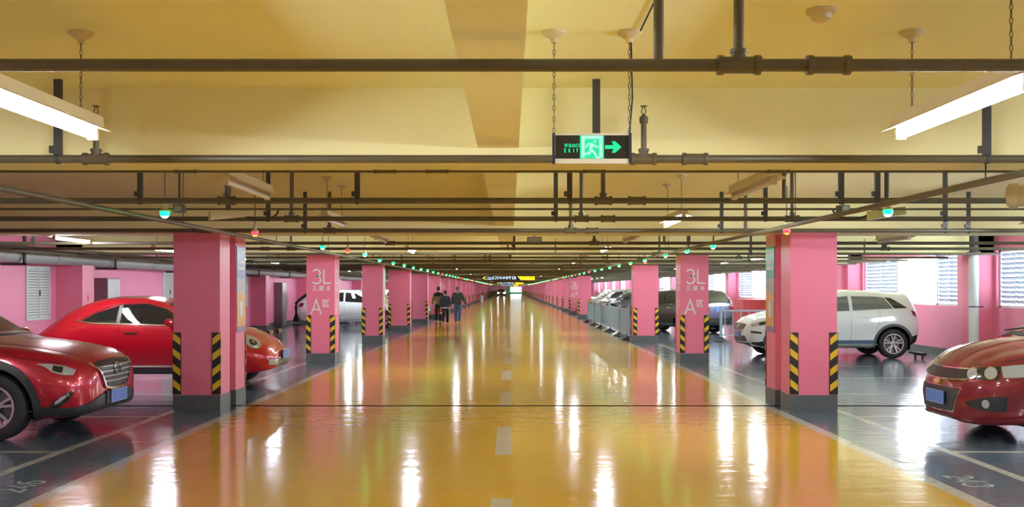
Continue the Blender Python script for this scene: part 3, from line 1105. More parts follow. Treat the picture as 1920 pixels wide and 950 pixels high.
def direction_sign(y, x0, x1, z0, z1, label):
    t = empty('direction_sign', ((x0 + x1) / 2, y, z0))
    w, h = x1 - x0, z1 - z0
    MB().box(-w / 2, w / 2, -.05, .05, 0, h).build('sign_panel', SIGNBLU, t, smooth=0, bevel=.01)
    M = lambda u, v, n: Vector((-w / 2 + u, -.0505 - n, v))
    yb = MB()
    yb.prism([(w * (.66 - .5), h * .98), (w * .495, h * .98), (w * .495, h * .02), (w * (.735 - .5), h * .02)], 1, -.056, -.0495)
    yb.build('yellow_panel', SIGNYEL, t, smooth=0)
    k = MB()
    k.ribbon([(w * .075, h * .80), (w * .03, h * .48), (w * .075, h * .16)], h * .2, M, .006)
    k.build('left_arrow', SIGNYEL, t, smooth=0)
    k = MB()
    M3 = lambda u, v, n: Vector((-w / 2 + u, -.0565 - n, v))
    k.ribbon([(w * .90, h * .30), (w * .93, h * .75), (w * .96, h * .30)], h * .07, M3, .004)
    k.build('chevron', BLACKP, t, smooth=0)
    k = MB()
    for a, b in ((.10, .135), (.14, .165), (.17, .20)):           # building icon
        k.ribbon([(w * a, h * .15), (w * a, h * (.9 if a < .13 else .6)), (w * b, h * (.9 if a < .13 else .6)), (w * b, h * .15), (w * a, h * .15)], h * .08, M, .006)
    xx = write(k, 'E25', M, w * .215, h * .22, h * .58, th=.006, gap=.2, w=h * .10)
    for ch in '电梯间':
        write(k, ch, M, xx, h * .22, h * .60, th=.006, w=h * .055)
        xx += h * .70
    k.ribbon([(w * .475, h * .15), (w * .475, h * .9)], h * .10, M, .006)
    k.ribbon([(w * .53, h * .15), (w * .53, h * .85)], h * .13, M, .006)
    k.ribbon([(w * .505, h * .55), (w * .53, h * .85), (w * .555, h * .55)], h * .13, M, .006)
    write(k, 'E26', M, w * .575, h * .22, h * .58, th=.006, gap=.12, w=h * .10, sx=.72)
    k.build('lettering', SIGNTXT, t, smooth=0)
    for s in (-.4, .4):
        MB().tube([(w * s, 0, h), (w * s, 0, ZS - z0)], .015, 6).build('hanging_rod', DARKST, t)
    return tag(t, label, 'sign')


for Yd, xa, xb, ya, yb_, lab in ((55, 903, 1003, 516.5, 525, 'nearest blue and yellow direction sign hanging over the lane'),
                                 (110, 931, 981, 528, 532.7, 'second blue and yellow direction sign over the lane, smaller and lower'),
                                 (165, 939, 972, 533.2, 536, 'farthest direction sign over the lane, barely a yellow sliver')):
    direction_sign(Yd, px(xa, Yd), px(xb, Yd), CAMZ + (541 - yb_) * Yd / 1885, CAMZ + (541 - ya) * Yd / 1885, lab)

# ------------------------------------------------------------------ painted bay numbers
mb = MB()
Mn = lambda u, v, n: Vector((-3.80 - v, 7.80 + u, .0008 + n))
for i, ch in enumerate('246'):
    write(mb, ch, Mn, .17 * i, 0, .22, w=.026, th=.0008)
tag(mb.build('bay_number', LINEWORN, smooth=0), 'worn white number 246 painted on the grey floor at lower left', 'floor marking')
mb = MB()
Mn = lambda u, v, n: Vector((3.66 + v, 8.50 - u, .0008 + n))
for i, ch in enumerate('243'):
    write(mb, ch, Mn, .17 * i, 0, .22, w=.026, th=.0008)
tag(mb.build('bay_number', LINEWORN, smooth=0), 'worn white bay number painted on the grey floor at lower right', 'floor marking')
# ------------------------------------------------------------------ cars
def pchip(xs, ys):
    n = len(xs)
    h = [xs[i + 1] - xs[i] for i in range(n - 1)]
    d = [(ys[i + 1] - ys[i]) / h[i] for i in range(n - 1)]
    m = [d[0]] + [0 if d[i - 1] * d[i] <= 0 else 3 * (h[i - 1] + h[i]) / ((2 * h[i] + h[i - 1]) / d[i - 1] + (h[i] + 2 * h[i - 1]) / d[i]) for i in range(1, n - 1)] + [d[-1]]

    def f(x):
        if x <= xs[0]:
            return ys[0]
        if x >= xs[-1]:
            return ys[-1]
        i = 0
        while x > xs[i + 1]:
            i += 1
        t = (x - xs[i]) / h[i]
        return ((1 + 2 * t) * (1 - t) ** 2 * ys[i] + t * (1 - t) ** 2 * h[i] * m[i] + t * t * (3 - 2 * t) * ys[i + 1] + t * t * (t - 1) * h[i] * m[i + 1])
    return f


def catmull(pts, per):
    """centripetal Catmull-Rom through 2-D pts"""
    P = [Vector(p) for p in pts]
    P = [P[0] * 2 - P[1]] + P + [P[-1] * 2 - P[-2]]
    out = []
    for i in range(1, len(P) - 2):
        p0, p1, p2, p3 = P[i - 1:i + 3]
        t0 = 0
        t1 = t0 + max(1e-5, (p1 - p0).length) ** .5
        t2 = t1 + max(1e-5, (p2 - p1).length) ** .5
        t3 = t2 + max(1e-5, (p3 - p2).length) ** .5
        for k in range(per):
            t = t1 + (t2 - t1) * k / per
            a1 = p0 * ((t1 - t) / (t1 - t0)) + p1 * ((t - t0) / (t1 - t0))
            a2 = p1 * ((t2 - t) / (t2 - t1)) + p2 * ((t - t1) / (t2 - t1))
            a3 = p2 * ((t3 - t) / (t3 - t2)) + p3 * ((t - t2) / (t3 - t2))
            b1 = a1 * ((t2 - t) / (t2 - t0)) + a2 * ((t - t0) / (t2 - t0))
            b2 = a2 * ((t3 - t) / (t3 - t1)) + a3 * ((t - t1) / (t3 - t1))
            out.append(b1 * ((t2 - t) / (t2 - t1)) + b2 * ((t - t1) / (t2 - t1)))
    out.append(P[-2])
    return out


WHEELS = {}


def wheel_parts(r, rim, width, spokes, twin, parent, loc, flip):
    key = (r, rim, width, spokes, twin)
    if key not in WHEELS:
        t = MB()
        w = width / 2
        t.lathe([(rim, -w * .92), (rim + .02, -w), (r - .035, -w), (r - .010, -w * .86), (r, -w * .60), (r, w * .60), (r - .010, w * .86), (r - .035, w), (rim + .02, w), (rim, w * .92), (rim, -w * .92)], ax=1, seg=40)
        tyre = t.build('wheel', TYRE, None, smooth=35)
        me_t = tyre.data
        bpy.data.objects.remove(tyre)
        k = MB()
        # rim barrel with lip (outer face towards -y)
        k.lathe([(rim + .006, -w * .90), (rim + .004, -w * .98), (rim - .018, -w * .98), (rim - .022, -w * .8), (rim - .035, w * .5), (rim - .02, w * .8)], ax=1, seg=40)
        k.lathe([(0, -w * .80), (.022, -w * .82), (.030, -w * .76), (.062, -w * .70), (.066, -w * .4), (0, -w * .3)], ax=1, seg=20)
        n = spokes
        for i in range(n):
            a0 = 2 * PI * i / n + PI / 2
            for dd in ((-.16, .16) if twin else (0,)):
                a_in, a_out = a0 + dd * .55, a0 + dd * 1.25
                wi, wo = (.013, .015) if twin else (.022, .030)
                ri, ro = .045, rim - .012
                v = []
                for yy in (-w * .74, -w * .50):
                    for (rr, aa, ww) in ((ri, a_in, wi), (ro, a_out, wo)):
                        yq = yy - (.10 * w if rr == ro else 0)
                        c, s = math.cos(aa), math.sin(aa)
                        for sgn in (-1, 1):
                            v.append(k.bm.verts.new((rr * c - sgn * ww * s, yq, rr * s + sgn * ww * c)))
                for q in ((0, 1, 3, 2), (4, 6, 7, 5), (0, 4, 5, 1), (2, 3, 7, 6), (0, 2, 6, 4), (1, 5, 7, 3)):
                    k.bm.faces.new([v[j] for j in q])
        for i in range(5):
            a = 2 * PI * i / 5 + .3
            k.tube([(.042 * math.cos(a), -w * .74, .042 * math.sin(a)), (.042 * math.cos(a), -w * .60, .042 * math.sin(a))], .008, 8)
        rimo = k.build('rim', ALLOY, None, smooth=35)
        me_r = rimo.data
        bpy.data.objects.remove(rimo)
        d = MB()
        d.lathe([(0, -w * .2), (rim * .74, -w * .2), (rim * .74, -w * .1), (0, -w * .1)], ax=1, seg=32)
        d.prism([(rim * .48 * math.cos(a), rim * .48 * math.sin(a)) for a in (.5, .9, 1.3)] + [(rim * .80 * math.cos(a), rim * .80 * math.sin(a)) for a in (1.3, .9, .5)], 1, -w * .34, w * .1)
        do = d.build('brake_disc', DISC, None, smooth=35)
        me_d = do.data
        bpy.data.objects.remove(do)
        WHEELS[key] = (me_t, me_r, me_d)
    me_t, me_r, me_d = WHEELS[key]
    o = link('wheel', me_t, parent)
    o.location = loc
    if flip:
        o.rotation_euler = (0, 0, PI)
    link('rim', me_r, o)
    link('brake_disc', me_d, o)
    return o


class Car:
    """x runs to the nose, y to the car's left, z up; origin on the ground at the middle of the wheelbase"""

    def __init__(self, name, label, cat, stations, paintm, wb, r, R, half_track, rim, spokes=5, twin=True, width=.215, group=None,
                 nose_bulge=.05, tail_bulge=.05, wheel_z=None, arch_mat=CLAD):
        self.t = empty(name)
        tag(self.t, label, cat, group)
        self.wb, self.r, self.R, self.ht = wb, r, R, half_track
        xs = [s[0] for s in stations]
        f = [pchip(xs, [s[i] for s in stations]) for i in range(1, 10)]
        self.f = f
        N = 96
        rows = []
        for i in range(N + 1):
            u = i / N
            u = u + .0 * math.sin(2 * PI * u)
            u = .5 - .5 * math.cos(PI * u) if True else u
            u = .55 * (i / N) + .45 * u
            x = xs[0] + (xs[-1] - xs[0]) * u
            zb, ws, zm, wm, z_b, w_b, ze, we, zc = [q(x) for q in f]
            half = [(0, zb), (ws * .55, zb), (ws * .93, zb + .004), (ws, zb + .05), (wm, zm), (w_b, z_b), (we, ze), (we * .55, ze + (zc - ze) * .72), (0, zc)]
            rows.append((x, catmull(half, 5)))
        self.rows = rows
        bm = bmesh.new()

        def ring(x, half):
            h = [bm.verts.new((x, p.x, p.y)) for p in half]
            g = [bm.verts.new((x, -p.x, p.y)) for p in half[1:-1]]
            return h + g[::-1]
        R_ = [ring(x, h) for x, h in rows]

        def cap(x, half, bulge, sgn, first):
            zc_ = (half[0].y + half[-1].y) / 2
            out = []
            for s, b in ((.93, .45), (.75, .78), (.45, .95)):
                out.append(ring(x + sgn * bulge * b, [Vector((p.x * s, zc_ + (p.y - zc_) * s)) for p in half]))
            c = bm.verts.new((x + sgn * bulge, 0, zc_))
            return out, c
        tr, tc_ = cap(rows[0][0], rows[0][1], tail_bulge, -1, True)
        nr, nc = cap(rows[-1][0], rows[-1][1], nose_bulge, 1, False)
        allr = tr[::-1] + R_ + nr
        for a, b in zip(allr, allr[1:]):
            n = len(a)
            for k in range(n):
                bm.faces.new((a[k], a[(k + 1) % n], b[(k + 1) % n], b[k]))
        for rg, c in ((allr[0], tc_), (allr[-1], nc)):
            n = len(rg)
            for k in range(n):
                bm.faces.new((rg[k], rg[(k + 1) % n], c))
        bmesh.ops.recalc_face_normals(bm, faces=bm.faces)
        self.bvh = BVHTree.FromBMesh(bm)
        # wheel arches
        wz = wheel_z or r
        self.wz = wz
        kill = set()
        for fc in bm.faces:
            c = fc.calc_center_median()
            if abs(c.y) < half_track - width * .9:
                continue
            for xw in (wb / 2, -wb / 2):
                if (c.x - xw) ** 2 + (c.z - wz) ** 2 < R * R and c.z < wz + R:
                    kill.add(fc)
        bd = set()
        for fc in kill:
            for v in fc.verts:
                if any(q not in kill for q in v.link_faces):
                    bd.add(v)
        for v in bd:
            if abs(v.co.y) < half_track - width * .6:
                continue
            xw = wb / 2 if v.co.x > 0 else -wb / 2
            d = Vector((v.co.x - xw, v.co.z - wz))
            if d.length > 1e-4:
                d *= R / d.length
                v.co.x, v.co.z = xw + d.x, max(v.co.z if v.co.z < wz - R * .3 else -9, wz + d.y) if False else wz + d.y
        bmesh.ops.delete(bm, geom=list(kill), context='FACES')
        me = bpy.data.meshes.new('car_body')
        bm.to_mesh(me)
        bm.free()
        me.materials.append(paintm)
        for p in me.polygons:
            p.use_smooth = True
        self.body = link('car_body', me, self.t)
        # wheel wells
        for xw in (wb / 2, -wb / 2):
            for s in (-1, 1):
                mb = MB()
                n = 20
                y_in, y_out = s * (half_track - width * .9), s * (half_track + width * .5 - .005)
                A = [((R + .004) * math.cos(PI * k / n * 1.24 - .38), (R + .004) * math.sin(PI * k / n * 1.24 - .38)) for k in range(n + 1)]
                vi = [mb.bm.verts.new((xw + a, y_in, wz + b)) for a, b in A]
                vo = [mb.bm.verts.new((xw + a, y_out - s * .06, wz + b)) for a, b in A]
                for k in range(n):
                    mb.bm.faces.new((vi[k], vi[k + 1], vo[k + 1], vo[k]))
                mb.bm.faces.new(vi)
                mb.build('wheel_well', SEAM, self.t)
        for xw in (wb / 2, -wb / 2):
            for s in (-1, 1):
                wheel_parts(r, rim, width, spokes, twin, self.t, (xw, s * half_track, r), s > 0)

    def hit(self, plane, a, b):
        if plane in ('L', 'R'):
            s = 1 if plane == 'L' else -1
            o, d = Vector((a, s * 3, b)), Vector((0, -s, 0))
        elif plane in ('F', 'B'):
            s = 1 if plane == 'F' else -1
            o, d = Vector((s * 6, a, b)), Vector((-s, 0, 0))
        elif plane == 'T':
            o, d = Vector((a, b, 4)), Vector((0, 0, -1))
        else:           # plane is an angle: looking at the body from that bearing
            c, s = math.cos(math.radians(plane)), math.sin(math.radians(plane))
            o, d = Vector((6 * c - s * a, 6 * s + c * a, b)), Vector((-c, -s, 0))
        h = self.bvh.ray_cast(o, d, 9)
        return h[0], d

    def patch(self, name, m, plane, lower, upper, off=.006, nu=None, nv=8, parent=None, label=None):
        """panel on the body: lower/upper are polylines in the plane's two coordinates"""
        bm = bmesh.new()
        sub = nu or 5

        def dens(pl):
            out = []
            for p, q in zip(pl, pl[1:]):
                for k in range(sub):
                    out.append(Vector(p).lerp(Vector(q), k / sub))
            out.append(Vector(pl[-1]))
            return out
        lo, hi = dens(lower), dens(upper)
        grid = []
        dirv = None
        for p, q in zip(lo, hi):
            row = []
            for j in range(nv + 1):
                c = p.lerp(q, j / nv)
                h, d = self.hit(plane, c.x, c.y)
                dirv = d
                row.append(bm.verts.new(h - d * off) if h is not None else None)
            grid.append(row)
        for a, b in zip(grid, grid[1:]):
            for j in range(nv):
                q = (a[j], a[j + 1], b[j + 1], b[j])
                if all(v is not None for v in q):
                    vs = []
                    for v in q:
                        if all((v.co - w.co).length > 1e-6 for w in vs):
                            vs.append(v)
                    if len(vs) >= 3:
                        bm.faces.new(vs)
        bmesh.ops.remove_doubles(bm, verts=bm.verts, dist=1e-5)
        es = [e for e in bm.edges if len(e.link_faces) == 1]
        r = bmesh.ops.extrude_edge_only(bm, edges=es)
        for v in [g for g in r['geom'] if isinstance(g, bmesh.types.BMVert)]:
            v.co += dirv * (off + .012)
        lone = [v for v in bm.verts if not v.link_faces]
        bmesh.ops.delete(bm, geom=lone, context='VERTS')
        bmesh.ops.recalc_face_normals(bm, faces=bm.faces)
        me = bpy.data.meshes.new(name)
        bm.to_mesh(me)
        bm.free()
        me.materials.append(m)
        for p in me.polygons:
            p.use_smooth = True
        me.set_sharp_from_angle(angle=math.radians(40))
        o = link(name, me, parent or self.t)
        if label:
            o['label'] = label
        return o

    def sides(self, name, m, lower, upper, **k):
        return [self.patch(name, m, s, lower, upper, **k) for s in 'LR']

    def both(self, name, m, plane, lower, upper, **k):
        """front or rear patch and its mirror image"""
        a = self.patch(name, m, plane, lower, upper, **k)
        b = self.patch(name, m, plane, [(-p[0], p[1]) for p in lower], [(-p[0], p[1]) for p in upper], **k)
        return [a, b]

    def disc(self, name, m, plane, c, ra, rb, off=.008, n=20, rin=0.0, **k):
        lo = [(c[0] + ra * rin * math.cos(2 * PI * i / n), c[1] + rb * rin * math.sin(2 * PI * i / n)) for i in range(n + 1)]
        hi = [(c[0] + ra * math.cos(2 * PI * i / n), c[1] + rb * math.sin(2 * PI * i / n)) for i in range(n + 1)]
        return self.patch(name, m, plane, lo, hi, off=off, nu=1, nv=3, **k)

    def arch_trims(self, m, w=.06, off=.012):
        for xw in (self.wb / 2, -self.wb / 2):
            for s in 'LR':
                A = [PI * k / 18 * 1.16 - .25 for k in range(19)]
                self.patch('arch_trim', m, s, [(xw + (self.R - .004) * math.cos(a), self.wz + (self.R - .004) * math.sin(a)) for a in A],
                           [(xw + (self.R + w) * math.cos(a), self.wz + (self.R + w) * math.sin(a)) for a in A], off=off, nu=2, nv=3)

    def line(self, plane, pts, w=.006, name='panel_gap', m=SEAM, off=.0015):
        """thin seam drawn along pts"""
        P = [Vector(p) for p in pts]
        L, U = [], []
        for i, p in enumerate(P):
            d = (P[min(i + 1, len(P) - 1)] - P[max(i - 1, 0)]).normalized()
            n = Vector((-d.y, d.x)) * w / 2
            L.append(p - n)
            U.append(p + n)
        return self.patch(name, m, plane, L, U, off=off, nv=1)

    def mirror(self, m, x, z, y):
        for s in (-1, 1):
            mb = MB()
            mb.lathe([(0, -.095), (.05, -.085), (.075, -.03), (.078, .03), (.06, .085), (0, .10)], ax=1, seg=16)
            for v in mb.bm.verts:
                v.co.x *= .75
                v.co.z *= .82
                v.co += Vector((x, s * (y + .10), z))
            mb.tube([(x + .02, s * (y - .04), z - .06), (x + .01, s * (y + .06), z - .03)], .022, 8)
            mb.build('side_mirror', m, self.t)

    def windshield(self, yb, zb, yt, zt, plane='F', name='windshield', crown=.02, m=GLASS):
        lo = [(-yb, zb - crown), (-yb * .5, zb), (0, zb + crown * .3), (yb * .5, zb), (yb, zb - crown)]
        hi = [(-yt, zt - crown), (-yt * .5, zt), (0, zt + crown * .3), (yt * .5, zt), (yt, zt - crown)]
        return self.patch(name, m, plane, lo, hi, off=.004, nv=14)

    def plate(self, plane, y, z, x, w=.44, h=.14):
        s = 1 if plane == 'F' else -1
        o = MB().box(x - .006, x + .006, y - w / 2, y + w / 2, z - h / 2, z + h / 2).build('license_plate', PLATE, self.t, smooth=0, bevel=.003)
        a = x + s * .0065
        mb = MB()
        for y0, y1, z0, z1 in ((-.5, .5, .46, .5), (-.5, .5, -.5, -.46), (-.5, -.485, -.5, .5), (.485, .5, -.5, .5)):
            x0, x1 = sorted((a, a + s * .001))
            mb.box(x0, x1, y + y0 * w, y + y1 * w, z + z0 * h, z + z1 * h)
        mb.build('plate_border', PLATEW, o, smooth=0)
        return o


# ---- red crossover, front left foreground (its nose points to the lane)
c = Car('parked_car', 'glossy crimson crossover at lower left with black lower cladding, front half in view', 'car', [
    (-2.33, .42, .60, .65, .70, .95, .62, 1.05, .50, 1.08),
    (-2.20, .30, .74, .65, .84, .98, .78, 1.12, .58, 1.15),
    (-1.90, .25, .82, .65, .91, 1.02, .85, 1.28, .58, 1.32),
    (-1.35, .24, .85, .65, .92, 1.02, .87, 1.42, .60, 1.46),
    (-.50, .22, .85, .62, .91, .99, .87, 1.47, .60, 1.52),
    (.20, .22, .85, .60, .90, .98, .86, 1.43, .60, 1.49),
    (.60, .22, .85, .60, .905, .98, .87, 1.27, .66, 1.33),
    (1.00, .22, .85, .62, .915, .98, .86, 1.05, .72, 1.11),
    (1.22, .22, .85, .63, .92, .96, .85, 1.00, .66, 1.05),
    (1.50, .22, .85, .64, .92, .93, .84, .975, .62, 1.02),
    (1.80, .22, .84, .62, .91, .885, .80, .93, .58, .975),
    (2.02, .23, .80, .58, .86, .82, .76, .875, .54, .915),
    (2.17, .25, .70, .55, .76, .74, .68, .81, .48, .845),
    (2.24, .28, .58, .53, .63, .68, .56, .75, .40, .785),
], P_CRIM, 2.70, .35, .415, .80, .225, spokes=5, twin=True, nose_bulge=.035)
c.sides('side_window', GLASS, [(-1.75, 1.10), (-1.2, 1.06), (.2, 1.03), (.86, 1.02)], [(-1.5, 1.22), (-1.0, 1.38), (.1, 1.40), (.80, 1.08)])
c.windshield(.68, 1.10, .56, 1.43)
c.windshield(.52, 1.10, .50, 1.36, 'B', 'rear_window')
c.arch_trims(CLAD, .075)
c.sides('sill_cladding', CLAD, [(-.93, .235), (.93, .235)], [(-.93, .40), (.93, .40)], off=.012)
# wide lower skirt of the front bumper, wrapping round to the arch
c.patch('bumper_skirt', CLAD, 'F', [(-.90, .25), (-.70, .235), (-.3, .23), (.3, .23), (.70, .235), (.90, .25)], [(-.90, .33), (-.72, .345), (-.42, .44), (.42, .44), (.72, .345), (.90, .33)], off=.014)
c.sides('skirt_side', CLAD, [(1.78, .25), (1.95, .25), (2.10, .26)], [(1.78, .37), (1.95, .345), (2.10, .335)], off=.013)
grl = [(-.46, .735), (-.30, .52), (0, .49), (.30, .52), (.46, .735)]
gru = [(-.50, .775), (-.32, .80), (0, .81), (.32, .80), (.50, .775)]
c.patch('grille', CLAD, 'F', grl, gru, off=.010, nv=10)
for z in (.57, .625, .68, .735):
    hw = .27 + (z - .52) * .85
    c.patch('grille_bar', STEEL, 'F', [(-hw, z - .006), (0, z - .012), (hw, z - .006)], [(-hw, z + .007), (0, z + .001), (hw, z + .007)], off=.018, nv=2, nu=10)
c.line('F', [(-.53, .79), (-.40, .66), (-.30, .51), (-.1, .478), (.1, .478), (.30, .51), (.40, .66), (.53, .79)], .028, 'grille_surround', CHROME, .022)
c.disc('emblem', CHROME, 'F', (0, .70), .085, .065, .028, rin=.82)
c.line('F', [(-.07, .735), (-.035, .70), (0, .715), (.035, .70), (.07, .735)], .014, 'emblem_wings', CHROME, .028)
# slim swept headlights, seen from the front and wrapping to the side
for s in 'LR':
    c.patch('headlight', LENS, s, [(1.88, .770), (1.95, .715), (2.05, .685), (2.13, .680)], [(1.78, .805), (1.93, .80), (2.05, .775), (2.14, .735)], off=.008)
    c.patch('headlight_lamp', LENSD, s, [(1.95, .735), (2.0, .715), (2.04, .705)], [(1.95, .785), (2.0, .775), (2.04, .765)], off=.011)
    c.patch('fog_recess', LENSD, s, [(1.92, .335), (2.01, .345), (2.09, .41), (2.14, .48)], [(1.92, .365), (2.0, .43), (2.08, .495), (2.15, .52)], off=.009)
    c.patch('fog_lamp', LENS, s, [(1.98, .375), (2.03, .405), (2.08, .45)], [(1.98, .405), (2.04, .455), (2.09, .485)], off=.014)
    c.line(s, [(1.45, .93), (1.6, .86), (1.9, .825), (2.1, .79)], .006)
    c.line(s, [(.86, .99), (.88, .75), (.86, .42)], .006)
    c.line(s, [(-.2, .99), (-.18, .4)], .006)
c.line('T', [(1.05, -.70), (1.5, -.60), (1.9, -.56), (2.1, -.50)], .006)
c.line('T', [(1.05, .70), (1.5, .60), (1.9, .56), (2.1, .50)], .006)
c.patch('wiper_cowl', SEAM, 'T', [(1.0, -.70), (1.08, 0), (1.0, .70)], [(1.06, -.72), (1.14, 0), (1.06, .72)], off=.004)
MB().box(2.27, 2.30, -.30, .30, .33, .46).build('plate_mount', CLAD, c.t, smooth=0, bevel=.01)
c.plate('F', 0, .40, 2.308)
c.mirror(P_CRIM, .78, 1.05, .86)
c.t.location = (-6.69, 11.27, 0)
CAR_CX = c

# ---- bright red rounded coupe behind the left twin column
c = Car('parked_car', 'bright red rounded two-door coupe behind the nearest left column', 'car', [
    (-1.98, .40, .50, .52, .60, .60, .50, .64, .36, .66),
    (-1.90, .32, .66, .55, .76, .66, .60, .70, .42, .73),
    (-1.70, .27, .74, .58, .86, .74, .72, .82, .48, .86),
    (-1.40, .25, .80, .60, .90, .84, .79, 1.03, .52, 1.09),
    (-1.10, .25, .80, .61, .90, .93, .82, 1.20, .55, 1.27),
    (-.75, .25, .80, .62, .885, .98, .84, 1.34, .57, 1.40),
    (-.45, .25, .80, .62, .88, 1.00, .84, 1.395, .58, 1.46),
    (.00, .25, .80, .62, .88, 1.00, .84, 1.395, .58, 1.465),
    (.35, .25, .80, .62, .88, .99, .84, 1.34, .60, 1.40),
    (.70, .25, .80, .62, .885, .97, .84, 1.16, .64, 1.23),
    (.98, .25, .80, .62, .89, .95, .82, .99, .66, 1.06),
    (1.25, .25, .80, .62, .90, .91, .80, .95, .58, 1.02),
    (1.60, .25, .78, .60, .88, .84, .74, .88, .52, .95),
    (1.85, .27, .72, .56, .80, .74, .66, .79, .46, .85),
    (2.02, .30, .62, .52, .68, .64, .56, .69, .38, .73),
    (2.10, .33, .52, .48, .56, .56, .46, .60, .32, .63),
], P_RED, 2.54, .33, .385, .77, .225, spokes=5, twin=False, nose_bulge=.05, tail_bulge=.05)
c.sides('side_window', GLASS, [(-.82, 1.075), (-.62, 1.06), (-.34, 1.05), (-.27, 1.05)], [(-.82, 1.085), (-.62, 1.20), (-.34, 1.295), (-.27, 1.315)], label='dark rear quarter window')
c.sides('side_window', GLASS, [(-.21, 1.05), (.2, 1.035), (.55, 1.02), (.78, 1.01)], [(-.21, 1.33), (.15, 1.345), (.45, 1.27), (.78, 1.06)])
for s in 'LR':
    c.patch('door_pillar', CLAD, s, [(-.275, 1.05), (-.205, 1.05)], [(-.275, 1.315), (-.205, 1.33)], off=.0055)
    c.line(s, [(-.90, 1.085), (-.62, 1.045), (-.24, 1.037), (.3, 1.02), (.80, .998)], .014, 'window_trim', CHROME, .010)
    c.line(s, [(-.90, 1.085), (-.62, 1.225), (-.34, 1.325), (0, 1.362), (.3, 1.33), (.52, 1.25), (.80, 1.05)], .010, 'window_trim', CHROME, .008)
    c.line(s, [(-.93, .385), (0, .375), (.93, .375)], .030, 'sill_trim', CHROME, .014)
    c.patch('running_board', CLAD, s, [(-.90, .255), (.90, .255)], [(-.90, .345), (.90, .345)], off=.016)
    c.line(s, [(-.24, 1.03), (-.22, .75), (-.24, .42)], .006)
    c.line(s, [(.84, 1.0), (.80, .8), (.82, .42)], .006)
    A = [PI * k / 16 * 1.05 - .1 for k in range(17)]
    for xw in (1.27, -1.27):
        c.line(s, [(xw + .50 * math.cos(a), .36 + .50 * math.sin(a)) for a in A if .36 + .5 * math.sin(a) > .36], .008, 'fender_crease', P_RED, .006)
    c.patch('door_handle', CHROME, s, [(-.13, .895), (.07, .89)], [(-.13, .915), (.07, .91)], off=.022, nv=2)
    c.patch('turn_signal', CHROME, s, [(.62, .935), (.86, .92)], [(.62, .95), (.86, .935)], off=.01, nv=2)
c.windshield(.62, 1.06, .52, 1.36)
c.windshield(.46, 1.10, .46, 1.32, 'B', 'rear_window')
for s in (-1, 1):
    # round headlights set in the front wings
    c.disc('headlight', LENS, s * 48, (-s * .90, .745), .125, .090, .012)
    c.disc('headlight_ring', CHROME, s * 48, (-s * .90, .745), .14, .103, .010, rin=.88)
    c.disc('headlight_bowl', LENSD, s * 48, (-s * .89, .75), .065, .050, .018)
    c.disc('headlight_bulb', CHROME, s * 48, (-s * .89, .75), .026, .022, .024)
c.patch('lower_grille', CLAD, 'F', [(-.60, .375), (-.3, .365), (0, .36), (.3, .365), (.60, .375)], [(-.60, .47), (-.3, .47), (0, .47), (.3, .47), (.60, .47)], off=.010)
c.line('F', [(-.62, .478), (-.3, .482), (0, .484), (.3, .482), (.62, .478)], .020, 'grille_trim', CHROME, .018)
c.both('bumper_lamp', LENS, 'F', [(.42, .375), (.62, .385)], [(.42, .47), (.64, .475)], off=.016)
for z in (.395, .425):
    c.line('F', [(-.4, z), (0, z - .004), (.4, z)], .008, 'grille_bar', STEEL, .015)
c.line('T', [(1.0, -.66), (1.4, -.58), (1.75, -.40), (1.93, 0), (1.75, .40), (1.4, .58), (1.0, .66)], .007)
c.disc('emblem', CHROME, 'F', (0, .70), .055, .055, .010, rin=.78)
c.line('F', [(-.035, .735), (-.018, .67), (0, .71), (.018, .67), (.035, .735)], .009, 'emblem_letters', CHROME, .012)
c.plate('F', 0, .53, 2.185)
c.mirror(P_RED, .58, 1.06, .83)
MB().lathe([(.010, 0), (.005, .10), (0, .105)], (-1.05, 0, 1.385), seg=8).build('roof_antenna', P_RED, c.t)
c.t.location = (-5.84, 16.42, 0)

# ---- maroon hatchback, lower right foreground
c = Car('parked_car', 'maroon hatchback at the right edge with stacked round headlights, front end in view', 'car', [
    (-1.98, .36, .60, .60, .72, .95, .64, 1.10, .50, 1.14),
    (-1.85, .28, .72, .62, .82, .99, .76, 1.24, .56, 1.28),
    (-1.40, .22, .78, .62, .865, 1.03, .80, 1.42, .57, 1.47),
    (-.50, .20, .79, .60, .86, 1.00, .82, 1.46, .58, 1.515),
    (.20, .20, .79, .60, .855, .99, .81, 1.40, .59, 1.46),
    (.60, .20, .79, .62, .86, .99, .81, 1.30, .62, 1.36),
    (.98, .20, .79, .63, .867, .98, .80, 1.14, .65, 1.20),
    (1.24, .20, .79, .64, .867, .965, .79, 1.02, .64, 1.08),
    (1.55, .20, .78, .64, .865, .925, .77, .955, .56, 1.025),
    (1.80, .19, .74, .60, .81, .85, .72, .895, .52, .955),
    (1.98, .18, .64, .56, .69, .755, .61, .80, .45, .855),
    (2.09, .19, .53, .50, .57, .66, .50, .705, .38, .755),
    (2.15, .22, .42, .46, .46, .59, .40, .63, .30, .665),
], P_MAR, 2.53, .315, .375, .745, .20, spokes=5, twin=False, nose_bulge=.045)
